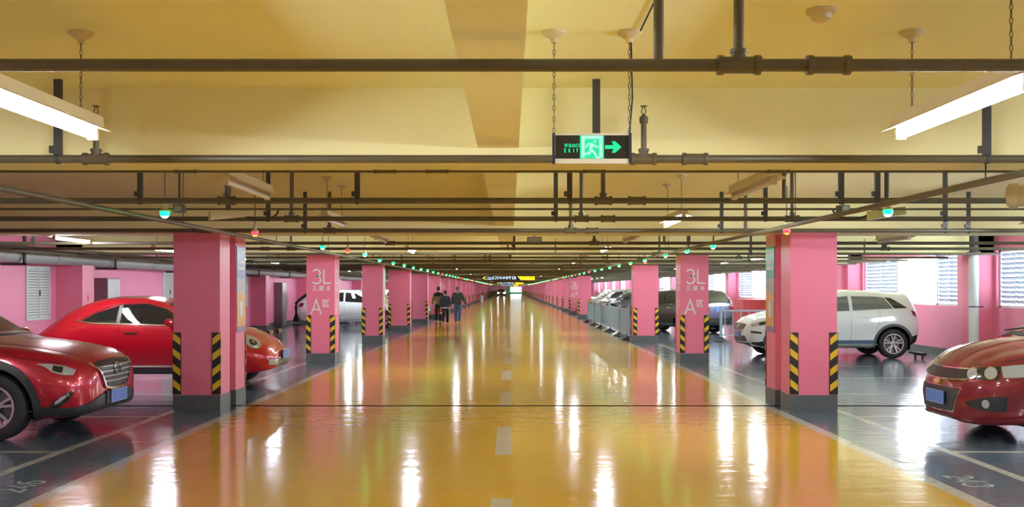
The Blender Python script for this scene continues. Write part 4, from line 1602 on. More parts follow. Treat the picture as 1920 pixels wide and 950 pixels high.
for s in 'LR':
    c.patch('corner_lamp', LENS, s, [(1.60, .705), (1.75, .685), (1.86, .68)], [(1.53, .83), (1.75, .81), (1.86, .79)], off=.010, label='pale clear corner lamp')
    q = 1 if s == 'L' else -1
    c.patch('headlight_housing', LENSD, q * 50, [(-q * 1.315, .665), (-q * 1.15, .65), (-q * .965, .655)], [(-q * 1.31, .75), (-q * 1.15, .775), (-q * .955, .795)], off=.006)
    for yq, zq, rq in ((-1.241, .708, .052), (-1.046, .722, .058)):
        c.disc('headlight', LENS, q * 50, (q * yq, zq), rq, rq, .020)
        c.disc('headlight_ring', CHROME, q * 50, (q * yq, zq), rq * 1.12, rq * 1.12, .017, rin=.88)
    c.patch('fog_recess', CLAD, q * 50, [(-q * 1.30, .385), (-q * 1.20, .345), (-q * 1.05, .33), (-q * .90, .335)], [(-q * 1.30, .41), (-q * 1.20, .45), (-q * 1.05, .48), (-q * .88, .49)], off=.006)
    c.disc('fog_lamp', LENS, q * 50, (-q * 1.09, .405), .036, .045, .014)
    c.line(s, [(1.15, .97), (1.5, .90), (1.8, .845), (2.0, .79)], .006)
    c.line(s, [(.80, .99), (.80, .4)], .006)
    c.patch('lower_lip', P_MAR, s, [(1.66, .185), (1.85, .165), (2.02, .16)], [(1.66, .285), (1.85, .255), (2.02, .25)], off=.022)
c.patch('lower_lip', P_MAR, 'F', [(-.72, .17), (-.4, .165), (0, .165), (.4, .165), (.72, .17)], [(-.72, .25), (-.4, .245), (0, .245), (.4, .245), (.72, .25)], off=.02)
c.patch('upper_grille', CLAD, 'F', [(-.50, .645), (-.25, .63), (0, .625), (.25, .63), (.50, .645)], [(-.55, .745), (-.25, .735), (0, .73), (.25, .735), (.55, .745)], off=.010)
c.line('F', [(-.50, .64), (-.25, .624), (0, .62), (.25, .624), (.50, .64), (.56, .75), (.25, .742), (0, .737), (-.25, .742), (-.56, .75), (-.50, .64)], .014, 'grille_trim', CHROME, .014)
c.patch('lower_grille', CLAD, 'F', [(-.34, .30), (0, .285), (.34, .30)], [(-.44, .535), (0, .53), (.44, .535)], off=.008)
c.line('F', [(-.46, .55), (-.36, .292), (0, .275), (.36, .292), (.46, .55), (0, .545), (-.46, .55)], .012, 'grille_trim', CHROME, .012)
c.patch('emblem', GOLD, 'F', [(-.075, .565), (-.03, .565), (-.022, .555), (.022, .555), (.03, .565), (.075, .565)], [(-.065, .605), (-.022, .605), (-.022, .618), (.03, .618), (.03, .605), (.085, .605)], off=.022, nv=2, nu=3)
c.plate('F', 0, .42, 2.222)
for s in (-1, 1):
    c.disc('washer_jet', SEAM, 'T', (1.32, s * .32), .02, .012, .012)
    c.line('T', [(1.0, s * .62), (1.4, s * .55), (1.8, s * .46), (1.98, s * .36)], .006)
    c.line('T', [(1.05, s * .30), (1.5, s * .26), (1.95, s * .20)], .012, 'bonnet_crease', P_MAR, .006)
c.windshield(.66, 1.13, .54, 1.42)
c.patch('wiper_cowl', SEAM, 'T', [(1.10, -.66), (1.20, 0), (1.10, .66)], [(1.20, -.70), (1.28, 0), (1.20, .70)], off=.006)
MB().tube([(1.19, .10, 1.125), (1.10, .55, 1.165)], .009, 8).tube([(1.19, -.55, 1.11), (1.14, -.05, 1.165)], .009, 8).build('wiper', CLAD, c.t)
c.sides('side_window', GLASS, [(-1.4, 1.09), (-.4, 1.05), (.3, 1.03), (.80, 1.02)], [(-1.25, 1.30), (-.4, 1.38), (.15, 1.36), (.72, 1.10)])
c.windshield(.52, 1.12, .48, 1.40, 'B', 'rear_window')
c.mirror(P_MAR, .62, 1.05, .80)
c.t.location = (6.84, 10.92, 0)
c.t.rotation_euler = (0, 0, PI)

# ---- white small crossover by the right wall
c = Car('parked_car', 'white small crossover with grey cladding behind the nearest right column', 'car', [
    (-1.87, .44, .60, .62, .72, .90, .66, 1.04, .50, 1.08),
    (-1.80, .34, .74, .64, .84, .98, .78, 1.20, .58, 1.25),
    (-1.64, .27, .80, .66, .87, 1.06, .82, 1.40, .60, 1.46),
    (-1.20, .25, .82, .66, .88, 1.08, .84, 1.46, .60, 1.52),
    (-.40, .24, .82, .64, .875, 1.05, .84, 1.50, .60, 1.565),
    (.25, .24, .82, .64, .87, 1.02, .83, 1.45, .60, 1.51),
    (.62, .24, .82, .64, .875, 1.01, .83, 1.29, .63, 1.35),
    (1.00, .24, .82, .65, .88, .99, .82, 1.07, .67, 1.12),
    (1.25, .24, .82, .66, .88, .97, .81, 1.02, .64, 1.07),
    (1.60, .25, .81, .66, .87, .93, .78, .96, .58, 1.01),
    (1.85, .27, .75, .62, .81, .85, .72, .89, .52, .93),
    (1.98, .30, .62, .58, .68, .76, .60, .79, .42, .82),
    (2.03, .34, .50, .55, .55, .69, .48, .71, .32, .73),
], P_WHI, 2.50, .335, .40, .765, .225, spokes=5, twin=True, nose_bulge=.04)
for s in 'LR':
    c.patch('side_window', GLASSL, s, [(-.34, 1.085), (-.9, 1.115), (-1.25, 1.13)], [(-.34, 1.41), (-.9, 1.40), (-1.08, 1.375)], off=.005, label='grey see-through rear door window')
    c.patch('side_window', GLASS, s, [(-1.28, 1.132), (-1.50, 1.14), (-1.58, 1.142)], [(-1.10, 1.385), (-1.25, 1.365), (-1.58, 1.146)], off=.005, label='blue-grey rear quarter window')
    c.patch('side_window', GLASSL, s, [(-.26, 1.08), (.2, 1.06), (.76, 1.03)], [(-.26, 1.41), (.1, 1.38), (.70, 1.10)], off=.005)
    c.patch('sill_cladding', mat('sill_blue_grey', (.10, .16, .27), .4), s, [(-.86, .33), (.86, .33)], [(-.86, .42), (.86, .41)], off=.010)
    c.line(s, [(-.90, .315), (0, .31), (.90, .315)], .018, 'sill_trim', CHROME, .016)
    c.patch('sill_step', ALLOY, s, [(-.84, .245), (.84, .245)], [(-.84, .295), (.84, .295)], off=.014)
    c.line(s, [(-.30, 1.07), (-.29, .43)], .006)
    c.line(s, [(-.95, 1.10), (-.93, .80), (-.86, .68)], .005)
    c.patch('door_handle', P_WHI, s, [(-.62, .935), (-.82, .945)], [(-.62, .955), (-.82, .965)], off=.025, nv=2)
    c.patch('headlight', LENS, s, [(1.35, .79), (1.6, .765), (1.8, .735), (1.93, .715)], [(1.30, .85), (1.6, .855), (1.8, .825), (1.93, .775)], off=.008)
    c.patch('headlight_lamp', LENSD, s, [(1.50, .79), (1.66, .77), (1.78, .755)], [(1.50, .845), (1.66, .84), (1.78, .81)], off=.012)
    c.patch('tail_lamp', TAIL, s, [(-1.70, .98), (-1.82, .93), (-1.90, .91)], [(-1.66, 1.09), (-1.80, 1.06), (-1.90, .99)], off=.010)
    c.patch('fog_recess', CLAD, s, [(1.72, .56), (1.84, .565), (1.95, .575)], [(1.74, .60), (1.84, .615), (1.95, .625)], off=.008)
    c.patch('bumper_cladding', CLAD, s, [(1.62, .26), (1.80, .29), (1.93, .32)], [(1.62, .40), (1.80, .37), (1.93, .36)], off=.012)
    c.patch('bumper_cladding', CLAD, s, [(-1.62, .30), (-1.80, .38), (-1.90, .42)], [(-1.62, .48), (-1.80, .54), (-1.90, .56)], off=.012)
c.arch_trims(mat('arch_grey_plastic', (.10, .13, .17), .45), .055)
c.patch('grille', CLAD, 'F', [(-.46, .66), (-.25, .63), (0, .62), (.25, .63), (.46, .66)], [(-.50, .755), (-.25, .765), (0, .77), (.25, .765), (.50, .755)], off=.010)
c.line('F', [(-.52, .765), (-.25, .775), (0, .78), (.25, .775), (.52, .765)], .016, 'grille_trim', CHROME, .018)
c.line('F', [(-.48, .65), (-.25, .62), (0, .61), (.25, .62), (.48, .65)], .016, 'grille_trim', CHROME, .018)
c.disc('emblem', CHROME, 'F', (0, .70), .075, .055, .024)
c.patch('lower_grille', CLAD, 'F', [(-.60, .375), (0, .36), (.60, .375)], [(-.52, .50), (0, .50), (.52, .50)], off=.010)
c.line('F', [(-.74, .40), (-.56, .352), (0, .345), (.56, .352), (.74, .40)], .022, 'bumper_trim', ALLOY, .022)
c.patch('bumper_cladding', CLAD, 'F', [(-.80, .30), (0, .26), (.80, .30)], [(-.80, .345), (0, .325), (.80, .345)], off=.016)
c.plate('F', 0, .54, 2.09, .40, .13)
c.windshield(.68, 1.12, .56, 1.46)
c.windshield(.58, 1.14, .52, 1.42, 'B', 'rear_window')
c.patch('roof_spoiler', P_WHI, 'T', [(-1.52, -.55), (-1.58, 0), (-1.52, .55)], [(-1.72, -.52), (-1.78, 0), (-1.72, .52)], off=.02)
c.mirror(P_WHI, .64, 1.06, .84)
c.t.location = (7.43, 23.60, 0)
c.t.rotation_euler = (0, 0, PI)

# ---- cars further in
GEN = [
    (-2.20, .42, .58, .62, .70, .92, .62, 1.02, .50, 1.06),
    (-2.08, .32, .72, .64, .84, .97, .76, 1.10, .56, 1.15),
    (-1.75, .26, .80, .64, .89, 1.01, .82, 1.30, .58, 1.36),
    (-1.20, .25, .82, .64, .90, 1.02, .84, 1.44, .60, 1.51),
    (-.40, .24, .82, .62, .895, 1.00, .84, 1.49, .60, 1.56),
    (.25, .24, .82, .62, .89, .98, .83, 1.45, .60, 1.51),
    (.62, .24, .82, .62, .895, .97, .83, 1.28, .63, 1.34),
    (1.02, .24, .82, .63, .90, .95, .82, 1.04, .67, 1.09),
    (1.30, .24, .82, .63, .90, .93, .81, .98, .62, 1.03),
    (1.70, .25, .80, .62, .88, .86, .76, .90, .56, .95),
    (2.00, .28, .72, .58, .79, .76, .67, .79, .48, .83),
    (2.12, .33, .58, .54, .62, .66, .54, .69, .38, .71),
]


def far_car(label, paintm, loc, rz, scale_z=1.0, dz=(), low=False, estate=False, tail_name='tail_lamp', arch=False):
    st = [list(s) for s in GEN]
    if low:
        for s in st:
            for i in (5, 7, 9):
                s[i] = s[i] * .93
    if estate:      # upright tail with a long roof
        st[0] = [-2.25, .40, .62, .62, .74, .95, .68, 1.12, .56, 1.16]
        st[1] = [-2.16, .32, .74, .64, .85, 1.00, .79, 1.26, .60, 1.31]
        st[2] = [-1.85, .28, .81, .64, .90, 1.04, .84, 1.47, .62, 1.53]
        for s in st:
            for i in (4, 5, 7, 9):
                pass
    k = .93 if low else 1.0
    c = Car('parked_car', label, 'car', st, paintm, 2.60, .335, .40, .775, .22, spokes=5, twin=True)
    for s in 'LR':
        b = -1.85 if estate else -1.62
        c.patch('side_window', GLASS, s, [(b, 1.10 * k), (-.9, 1.08 * k), (-.32, 1.06 * k)], [(b + .25, (1.36 if estate else 1.24) * k), (-.9, 1.40 * k), (-.32, 1.43 * k)], off=.005)
        c.patch('side_window', GLASS, s, [(-.25, 1.055 * k), (.3, 1.03 * k), (.80, 1.00 * k)], [(-.25, 1.43 * k), (.15, 1.39 * k), (.72, 1.08 * k)], off=.005)
        c.line(s, [(-.28, 1.05 * k), (-.28, .36)], .007)
        c.line(s, [(.86, .98 * k), (.86, .36)], .007)
        c.patch('door_handle', CHROME, s, [(-.60, .90 * k), (-.80, .905 * k)], [(-.60, .92 * k), (-.80, .925 * k)], off=.022, nv=2)
        c.line(s, [(-.88, .33), (.88, .33)], .02, 'sill_trim', CHROME, .012)
        c.patch('headlight', LENS, s, [(1.62, .74 * k), (1.85, .715 * k), (2.05, .70 * k)], [(1.55, .81 * k), (1.85, .80 * k), (2.05, .76 * k)], off=.008)
        c.patch(tail_name, TAIL, s, [(-1.95, .86 * k), (-2.05, .84 * k), (-2.18, .84 * k)], [(-1.90, 1.0 * k), (-2.05, 1.0 * k), (-2.18, .98 * k)], off=.01)
    c.windshield(.68, 1.08 * k, .56, 1.45 * k)
    c.windshield(.56, 1.12 * k, .52, (1.47 if estate else 1.42) * k, 'B', 'rear_window')
    c.patch('grille', CLAD, 'F', [(-.5, .52 * k), (0, .50 * k), (.5, .52 * k)], [(-.5, .68 * k), (0, .69 * k), (.5, .68 * k)], off=.01)
    c.patch('lower_grille', CLAD, 'F', [(-.6, .34), (0, .33), (.6, .34)], [(-.6, .44), (0, .44), (.6, .44)], off=.01)
    c.both('tail_lamp', TAIL, 'B', [(.50, .84 * k), (.80, .84 * k)], [(.50, .98 * k), (.80, .98 * k)], off=.01)
    c.patch('tail_trim', CHROME, 'B', [(-.48, .99 * k), (.48, .99 * k)], [(-.48, 1.03 * k), (.48, 1.03 * k)], off=.012, nv=2)
    c.patch('rear_bumper', CLAD, 'B', [(-.70, .40), (.70, .40)], [(-.70, .52), (.70, .52)], off=.012)
    c.plate('F', 0, .60 * k, 2.20, .40, .13)
    c.plate('B', 0, .86 * k, -2.315, .40, .13)
    c.mirror(paintm, .66, 1.04 * k, .85)
    c.t.location = loc
    c.t.rotation_euler = (0, 0, rz)
    return c


far_car('white hatchback parked behind the left 3L column', P_WHI, (-6.40, 41.4, 0), 0)
far_car('white hatchback parked in the left bay after the one behind the 3L column', P_WHI, (-6.3, 52.5, 0), 0)
c = far_car('black estate car behind the right 3L column, its rear lamps towards us', P_BLU, (5.95, 36.7, 0), math.radians(125), estate=True)
c.body.data.materials[0] = P_BLK
for s in (-1, 1):
    MB().tube([(-1.7, s * .56, 1.53), (-1.6, s * .56, 1.58), (.1, s * .56, 1.575), (.25, s * .56, 1.52)], .014, 8).build('roof_rail', ALLOY, c.t)
c.patch('tailgate_sheen', P_BLU, 'B', [(-.62, .56), (.62, .56)], [(-.62, .98), (.62, .98)], off=.004)  # bluish reflections on the black rear, put into this panel's colour
far_car('dark grey hatchback, nearest of the three parked behind the grey barrier', P_DGR, (7.05, 58.0, 0), PI, low=True)
far_car('silver hatchback, middle one of the three parked behind the grey barrier', P_SIL, (6.55, 61.0, 0), PI)
far_car('white hatchback, farthest of the three parked behind the grey barrier', P_WHI, (6.4, 64.2, 0), PI)
far_car('white hatchback in the second left bay after the 3L column', P_WHI, (-6.5, 46.9, 0), 0)

# ---- oncoming car with headlights on, far down the lane
c = Car('oncoming_car', 'tiny oncoming car with bright headlights at the far end of the lane', 'car', GEN, P_BLU, 2.60, .335, .40, .775, .22)
c.windshield(.68, 1.08, .56, 1.45)
HL = mat('lit_headlight', (1, 1, 1), .3, emit=(.9, .94, 1), es=60)
for s in (-1, 1):
    c.disc('headlight', HL, 'F', (s * .60, .72), .13, .10, .03)
c.patch('grille', CLAD, 'F', [(-.4, .52), (.4, .52)], [(-.4, .66), (.4, .66)], off=.01)
c.mirror(P_BLU, .66, 1.04, .85)
c.t.location = (-1.75, 205, 0)
c.t.rotation_euler = (0, 0, -PI / 2)
# ------------------------------------------------------------------ grey crowd barriers
def barrier(p, q, label, nbars=15, end_post=False):
    p, q = Vector((*p, 0)), Vector((*q, 0))
    d = q - p
    L = d.length
    t = empty('barrier', p, math.atan2(d.y, d.x))
    posts = [0, L] if end_post else [0]
    for x in posts:
        MB().box(x - .035, x + .035, -.035, .035, .05, 1.02).box(x - .042, x + .042, -.042, .042, 1.02, 1.05).build('post', BARR, t, smooth=0)
        b = MB()
        b.lathe([(0, .13), (.06, .13), (.08, .09), (.20, .035), (.22, 0), (0, 0)], (x, 0, 0), seg=4)
        for v in b.bm.verts:      # square rubber foot, turned to the rail
            pass
        b.build('post_foot', BLACKR, t, smooth=0)
    MB().box(.03, L - .03, -.02, .02, .90, .95).build('top_rail', BARR, t, smooth=0)
    MB().box(.03, L - .03, -.018, .018, .18, .22).build('bottom_rail', BARR, t, smooth=0)
    for i in range(nbars):
        x = L * (i + .5) / nbars
        MB().box(x - .014, x + .014, -.012, .012, .22, .90).build('bar', BARR, t, smooth=0)
    return tag(t, label, 'barrier')


BY = [30.9, 33.5, 36.9, 40.2, 43.4, 47.3]
names = ['nearest', 'second', 'third', 'fourth', 'farthest']
for i in range(5):
    barrier((3.66, BY[i]), (3.68, BY[i + 1]), '%s section of the grey barrier along the right edge of the lane' % names[i], 16, i == 4)
barrier((6.30, 30.0), (9.2, 30.2), 'grey barrier standing across the bay between white crossover and black estate car', 12, True)

# ------------------------------------------------------------------ left wall furniture
for x, y, h, lab in ((-9.1, 23.3, 1.83, 'steel cabinet on the left wall above the tail of the red coupe'),
                     (-9.1, 41.2, 1.84, 'tall steel cabinet on the left wall left of the 3L column')):
    t = empty('hydrant_cabinet', (XL + .02, y, 0))
    dpt = .30
    MB().box(0, dpt, 0, .75, .06, h).build('cabinet_body', mat('cabinet_side', (.20, .15, .15), .35, metal=.5), t, smooth=0, bevel=.008)
    MB().box(dpt, dpt + .02, .02, .73, .09, h - .03).build('cabinet_door', STEEL, t, smooth=0, bevel=.006)
    MB().tube([(dpt + .02, .64, .95), (dpt + .05, .64, .95), (dpt + .05, .64, 1.08), (dpt + .02, .64, 1.08)], .008, 8).build('handle', CHROME, t)
    MB().box(.02, dpt - .02, .02, .73, 0, .06).build('plinth', BASEG, t, smooth=0)
    tag(t, lab, 'cabinet')

for i, (y0, w) in enumerate(((20.1, .92), (12.0, .92), (28.0, .92), (36.0, .92))):
    t = struct(empty('window_%d' % (60 + i), (XL, y0, .99)))
    h = 1.0
    f = MB()
    for a, b, c_, d in ((-.05, w + .05, -.05, 0), (-.05, w + .05, h, h + .05), (-.05, 0, 0, h), (w, w + .05, 0, h)):
        f.box(.0, .03, a, b, c_, d)
    f.box(0, .035, w * .52 - .012, w * .52 + .012, 0, h)
    f.build('window_frame', LOUVL, t, smooth=0)
    MB().box(0, .003, 0, w, 0, h).build('window_backing', BASEG, t, smooth=0)
    s = MB()
    for k in range(18):
        z = h * (k + .5) / 18
        for a, b in ((.005, w * .52 - .014), (w * .52 + .014, w - .005)):
            s.prism([(.004, z + .022), (.012, z + .022), (.030, z - .021), (.024, z - .023), (.004, z - .010)], 1, a, b)
    s.build('louvre_slats', LOUVL, t, smooth=0)
    MB().box(.036, .05, w * .52 - .02, w * .52 + .02, .44, .56).build('window_latch', DARKST, t, smooth=0)

# low red cabinet by the right wall behind the barrier, and the scuffed brown carton below it
t = empty('red_box', (8.9, 38.3, 0))
MB().box(0, 1.3, 0, 1.6, .0, 1.12).build('box_body', REDP, t, smooth=0, bevel=.01)
MB().box(-.02, 1.32, -.02, 1.62, 1.12, 1.16).build('box_lid', REDP, t, smooth=0, bevel=.008)
tag(t, 'low red box against the right wall under the louvred window', 'box')

# wheel stops
def wheel_stop(x, y, rz, label, group=None):
    t = empty('wheel_stop', (x, y, 0), rz)
    MB().prism([(-.07, 0), (.07, 0), (.04, .10), (-.04, .10)], 1, -.28, .28).build('stop_body', BLACKR, t, smooth=0, bevel=.006)
    for k in (-.18, 0, .18):
        MB().prism([(-.0715, .002), (.0715, .002), (.0415, .1015), (-.0415, .1015)], 1, k - .045, k + .045).build('yellow_band', YEL, t, smooth=0)
    tag(t, label, 'wheel stop', group)


for i, (x, y) in enumerate(((-8.55, 24.6), (-8.55, 25.9), (-8.5, 32.9), (-8.5, 34.3), (-8.5, 35.6), (-8.5, 37.0))):
    wheel_stop(x, y, 0, 'black and yellow wheel stop on the floor of an empty left bay', 'wheel stops in the empty left bays')
t = empty('wheel_stop', (9.33, 22.9, 0))
MB().tube([(0, -.30, .10), (0, .30, .10)], .038, 14).build('stop_bar', BLACKR, t)
for s in (-1, 1):
    MB().tube([(0, s * .2, .10), (-.02, s * .2, 0)], .022, 10).build('leg', BLACKR, t)
MB().tube([(0, -.2, .09), (-.32, -.2, .15)], .022, 10).build('brace', BLACKR, t)
tag(t, 'black tubular wheel stop behind the rear wheel of the white crossover', 'wheel stop')

# small white bin far along the left edge of the lane
t = empty('litter_bin', (-3.35, 118, 0))
MB().lathe([(0, 0), (.20, 0), (.23, .70), (0, .70)], seg=16).build('bin_body', WHITEP, t)
MB().lathe([(.24, .70), (.24, .74), (.12, .82), (0, .83)], seg=16).build('bin_lid', WHITEP, t)
tag(t, 'small white bin far off at the left edge of the lane', 'bin')

# ------------------------------------------------------------------ people
SKIN = mat('skin', (.50, .30, .21), .55)
HAIRB = mat('black_hair', (.012, .010, .010), .6)
HAIRG = mat('grey_hair', (.16, .15, .14), .6)
OLIVE = mat('olive_cloth', (.20, .16, .045), .8, noise=.2, nscale=14)
DARKC = mat('black_cloth', (.012, .011, .012), .8)
NAVYC = mat('navy_cloth', (.035, .05, .085), .8, noise=.2, nscale=14)
GREYC = mat('charcoal_cloth', (.075, .085, .085), .8, noise=.2, nscale=14)
JEANS = mat('blue_denim', (.085, .15, .32), .8, noise=.25, nscale=16)
SHIRT = mat('pale_blue_cloth', (.36, .50, .62), .8)
SHOED = mat('dark_shoe', (.03, .027, .025), .5)
SHOEL = mat('tan_shoe', (.30, .27, .22), .5)
REDBAG = mat('red_bag', (.62, .03, .05), .5)


def skin(name, V, E, Rr, m, parent, levels=1):
    me = bpy.data.meshes.new(name)
    me.from_pydata(V, E, [])
    o = bpy.data.objects.new(name, me)
    COL.objects.link(o)
    o.modifiers.new('s', 'SKIN')
    lay = me.skin_vertices[0].data if me.skin_vertices else None
    for i, r in enumerate(Rr):
        r = r if isinstance(r, tuple) else (r, r)
        lay[i].radius = r
        lay[i].use_root = i == 0
    sb = o.modifiers.new('b', 'SUBSURF')
    sb.levels = levels
    sb.render_levels = levels
    dg = bpy.context.evaluated_depsgraph_get()
    dg.update()
    out = bpy.data.meshes.new_from_object(o.evaluated_get(dg))
    out.name = name
    bpy.data.objects.remove(o)
    bpy.data.meshes.remove(me)
    out.materials.clear()
    out.materials.append(m)
    for p in out.polygons:
        p.use_smooth = True
    return link(name, out, parent)


def person(loc, rz, H, label, top, legs, hair, shoes, stride=.20, lean=0.0, yoke=None, hem=None, arms=((.10, .05), (-.10, .05)), bulk=1.0, head_yaw=0.0, hair_r=1.0):
    """walks towards +y; built at H metres"""
    t = empty('person', loc, rz)
    k = H / 1.75
    S = lambda *p: Vector((p[0] * k, p[1] * k, p[2] * k))
    lean_y = lambda z: (z - .95) * math.tan(lean) if z > .95 else 0
    hipz, shz = .93, 1.44
    V, E, Rr = [], [], []

    def add(p, r, par=None):
        V.append(S(p[0], p[1] + lean_y(p[2]), p[2]))
        Rr.append(tuple(q * k for q in r) if isinstance(r, tuple) else r * k)
        if par is not None:
            E.append((par, len(V) - 1))
        return len(V) - 1
    pel = add((0, 0, hipz), (.135, .105))
    wst = add((0, 0, 1.10), (.125, .095), pel)
    chs = add((0, .0, 1.30), (.15, .105), wst)
    nb = add((0, -.005, 1.455), (.07, .065), chs)
    nk = add((0, .0, 1.52), .052, nb)
    hd = add((0, .012, 1.60), (.066, .078), nk)
    hd2 = add((0, .018, 1.675), (.070, .084), hd)
    add((0, .012, 1.725), (.046, .056), hd2)
    legp, armp = {}, {}
    for s in (-1, 1):
        fw = stride * (1 if s > 0 else -1)
        kn = (s * .095, fw * .55 + .03, .50)
        an = (s * .09, fw * .95 - (.02 if fw > 0 else .06), .095 if fw > 0 else .12)
        toe = (s * .095, an[1] + .15, .035)
        h = add((s * .09, 0, .86), .088, pel)
        kk = add(kn, .058, h)
        cf = add(((kn[0] + an[0]) / 2, (kn[1] + an[1]) / 2 - .01, .34), .054, kk)
        aa = add(an, .040, cf)
        add(toe, .030, aa)
        legp[s] = (kn, an, toe)
        sw, out = arms[0 if s < 0 else 1]
        sh = (s * .185, 0, 1.41)
        el = (s * (.245 + out * .5), -sw * .4 - .02, 1.13)
        wr = (s * (.25 + out * 1.6), sw * 1.0 + .03, .90)
        a = add(sh, .055, chs)
        e = add(el, .040, a)
        w_ = add(wr, .027, e)
        pa = add((wr[0] + s * .005, wr[1] + .012, wr[2] - .055), (.022, .034), w_)
        for j in range(4):      # four curled fingers
            fy = -.024 + .016 * j
            ln = (.070, .082, .078, .062)[j]
            f1 = add((wr[0] + s * .004, wr[1] + .012 + fy, wr[2] - .085), .0085, pa)
            f2 = add((wr[0] - s * .004, wr[1] + .016 + fy, wr[2] - .085 - ln * .55), .008, f1)
            add((wr[0] - s * .018, wr[1] + .020 + fy, wr[2] - .085 - ln), .0065, f2)
        th = add((wr[0] - s * .012, wr[1] + .046, wr[2] - .05), .010, w_)
        add((wr[0] - s * .020, wr[1] + .058, wr[2] - .088), .008, th)
        armp[s] = (sh, el, wr)
    skin('body', V, E, Rr, SKIN, t)
    # face on the side away from us, ears, hair
    hy = lean_y(1.65)
    f = MB()
    for s in (-1, 1):
        f.lathe([(0, -.012), (.018, -.008), (.026, 0), (.018, .008), (0, .012)], S(s * .074, .005 + hy, 1.635), ax=0, seg=10)
        f.lathe([(0, -.006), (.010, 0), (0, .006)], S(s * .030, .098 + hy, 1.645), ax=1, seg=8)
    f.tube([S(0, .098 + hy, 1.645), S(0, .118 + hy, 1.61), S(0, .100 + hy, 1.605)], [.008 * k, .012 * k, .009 * k], 8)
    f.tube([S(-.024, .094 + hy, 1.575), S(0, .100 + hy, 1.572), S(.024, .094 + hy, 1.575)], .006 * k, 6)
    f.build('face_and_ears', SKIN, t)
    hb = MB()
    n = 14
    prof = [(.0, 1.765), (.045, 1.755), (.074, 1.725), (.086, 1.685), (.086, 1.645), (.078, 1.605), (.066, 1.575)]
    rings = []
    for r, z in prof:
        if r == 0:
            rings.append([hb.bm.verts.new(S(0, .005 + hy, z))])
            continue
        rg = []
        for i in range(n):
            a = 2 * PI * i / n
            y = math.sin(a)
            zz = z if y < .3 else max(z, 1.70 if z < 1.70 else z)
            rg.append(hb.bm.verts.new(S(r * hair_r * math.cos(a) * .96, .008 + hy + r * y * 1.14 * hair_r, zz)))
        rings.append(rg)
    for a, b in zip(rings, rings[1:]):
        for i in range(n):
            i2 = (i + 1) % n
            if len(a) == 1:
                hb.bm.faces.new((a[0], b[i], b[i2]))
            else:
                hb.bm.faces.new((a[i], b[i], b[i2], a[i2]))
    hb.build('hair', hair, t)
    # trousers
    V, E, Rr = [], [], []
    pel = add((0, 0, .95), (.148, .118))
    add((0, 0, 1.05), (.142, .112), pel)
    for s in (-1, 1):
        kn, an, toe = legp[s]
        h = add((s * .092, 0, .84), .102, pel)
        kk = add(kn, .080, h)
        cf = add(((kn[0] + an[0]) / 2, (kn[1] + an[1]) / 2 - .01, .33), .077, kk)
        add((an[0], an[1], an[2] + .02), .070, cf)
    skin('trousers', V, E, Rr, legs, t)
    # jacket with sleeves
    V, E, Rr = [], [], []
    b0 = add((0, 0, 1.14), (.175 * bulk, .135 * bulk))
    lo = add((0, 0, .98), (.178 * bulk, .138 * bulk), b0)
    add((0, 0, .89), (.172 * bulk, .134 * bulk), lo)
    c1 = add((0, 0, 1.31), (.182 * bulk, .130 * bulk), b0)
    nn = add((0, -.005, 1.445), (.085, .078), c1)
    add((0, -.004, 1.515), (.066, .066), nn)
    for s in (-1, 1):
        sh, el, wr = armp[s]
        a = add((sh[0], sh[1], sh[2] - .01), .082 * bulk, c1)
        e = add(el, .064 * bulk, a)
        add((wr[0], wr[1], wr[2] + .02), .052, e)
    jk = skin('jacket', V, E, Rr, top, t)
    if yoke:
        jk.data.materials.append(yoke)
        for p in jk.data.polygons:
            if p.center.z > 1.30 * k and abs(p.center.x) < .19 * k or p.center.z > 1.38 * k:
                p.material_index = 1
    if hem:
        MB().lathe([(.165 * k, .90 * k), (.170 * k, .85 * k), (.150 * k, .84 * k), (.12 * k, .92 * k)], seg=20).build('shirt_hem', hem, t)
    for s in (-1, 1):
        kn, an, toe = legp[s]
        m_ = MB()
        pts = [S(an[0], an[1] - .055, .045), S(an[0], an[1] + .02, .055), S(toe[0], toe[1] - .02, .042), S(toe[0], toe[1] + .05, .032)]
        m_.tube(pts, [.040 * k, .048 * k, .044 * k, .026 * k], 12)
        for v in m_.bm.verts:
            v.co.z = max(v.co.z, .004)
        m_.build('shoe', shoes, t)
    tag(t, label, 'person')
    return t, S, armp


p1, S1, a1 = person((px(822, 45), 45.0, 0), 0.05, 1.67, 'man in olive jacket with dark shoulders and black trousers walking away, leftmost of three',
                    OLIVE, DARKC, HAIRB, SHOED, .16, yoke=DARKC, arms=((-.10, .02), (.06, .0)), bulk=1.02)
p2, S2, a2 = person((px(835, 43.8), 43.8, 0), -.04, 1.50, 'shorter man in navy jacket and black trousers walking away between two others',
                    NAVYC, DARKC, HAIRB, SHOEL, .15, hem=SHIRT, arms=((.05, .0), (.05, .0)), bulk=1.10)
p3, S3, a3 = person((px(858, 44.4), 44.4, 0), -.03, 1.68, 'grey-haired man in charcoal jacket and blue jeans walking away, rightmost of three',
                    GREYC, JEANS, HAIRG, SHOEL, -.18, arms=((.02, .0), (.04, .09)), bulk=1.14)
# red carrier bag in the left man's right hand
t = empty('carrier_bag', (px(827.5, 44.7), 44.75, .42))
MB().prism([(-.09, 0), (.09, 0), (.075, .30), (-.075, .30)], 1, -.045, .045).build('bag_body', REDBAG, t, smooth=0, bevel=.012)
MB().tube([(-.05, 0, .30), (-.03, 0, .40), (.0, 0, .44), (.03, 0, .40), (.05, 0, .30)], .006, 6).build('handle', REDBAG, t)
MB().box(-.04, .03, -.048, -.044, .06, .12).build('white_print', WHITEP, t, smooth=0)
tag(t, 'red carrier bag hanging between the two left walking men', 'bag')
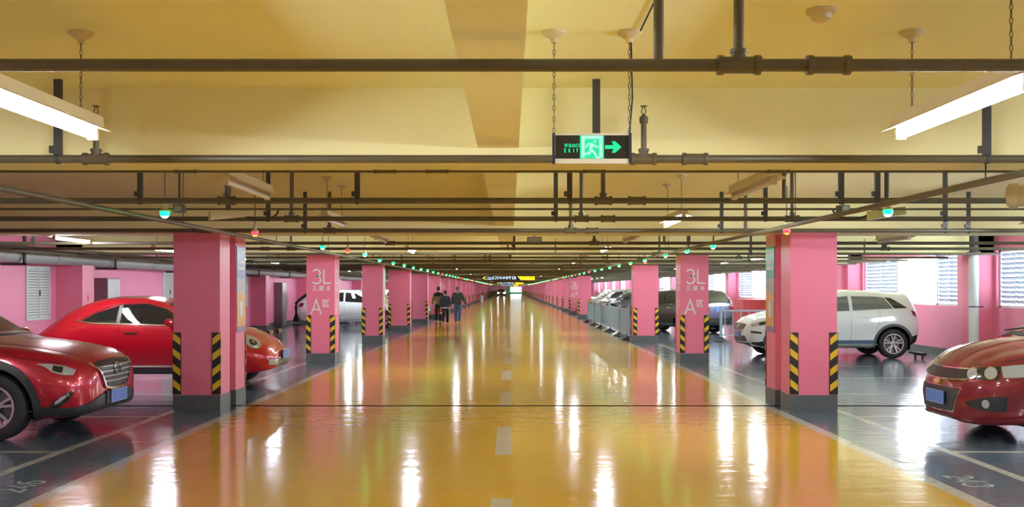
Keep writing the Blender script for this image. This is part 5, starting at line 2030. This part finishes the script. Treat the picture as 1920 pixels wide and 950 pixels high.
# person in black bending at the tail of the white car
person((-9.2, 43.4, 0), math.radians(-80), 1.66, 'person in black clothes bending at the tail of the white car behind the 3L column',
       DARKC, DARKC, HAIRB, SHOED, .06, lean=math.radians(48), arms=((.22, .0), (.22, .0)), bulk=1.05)
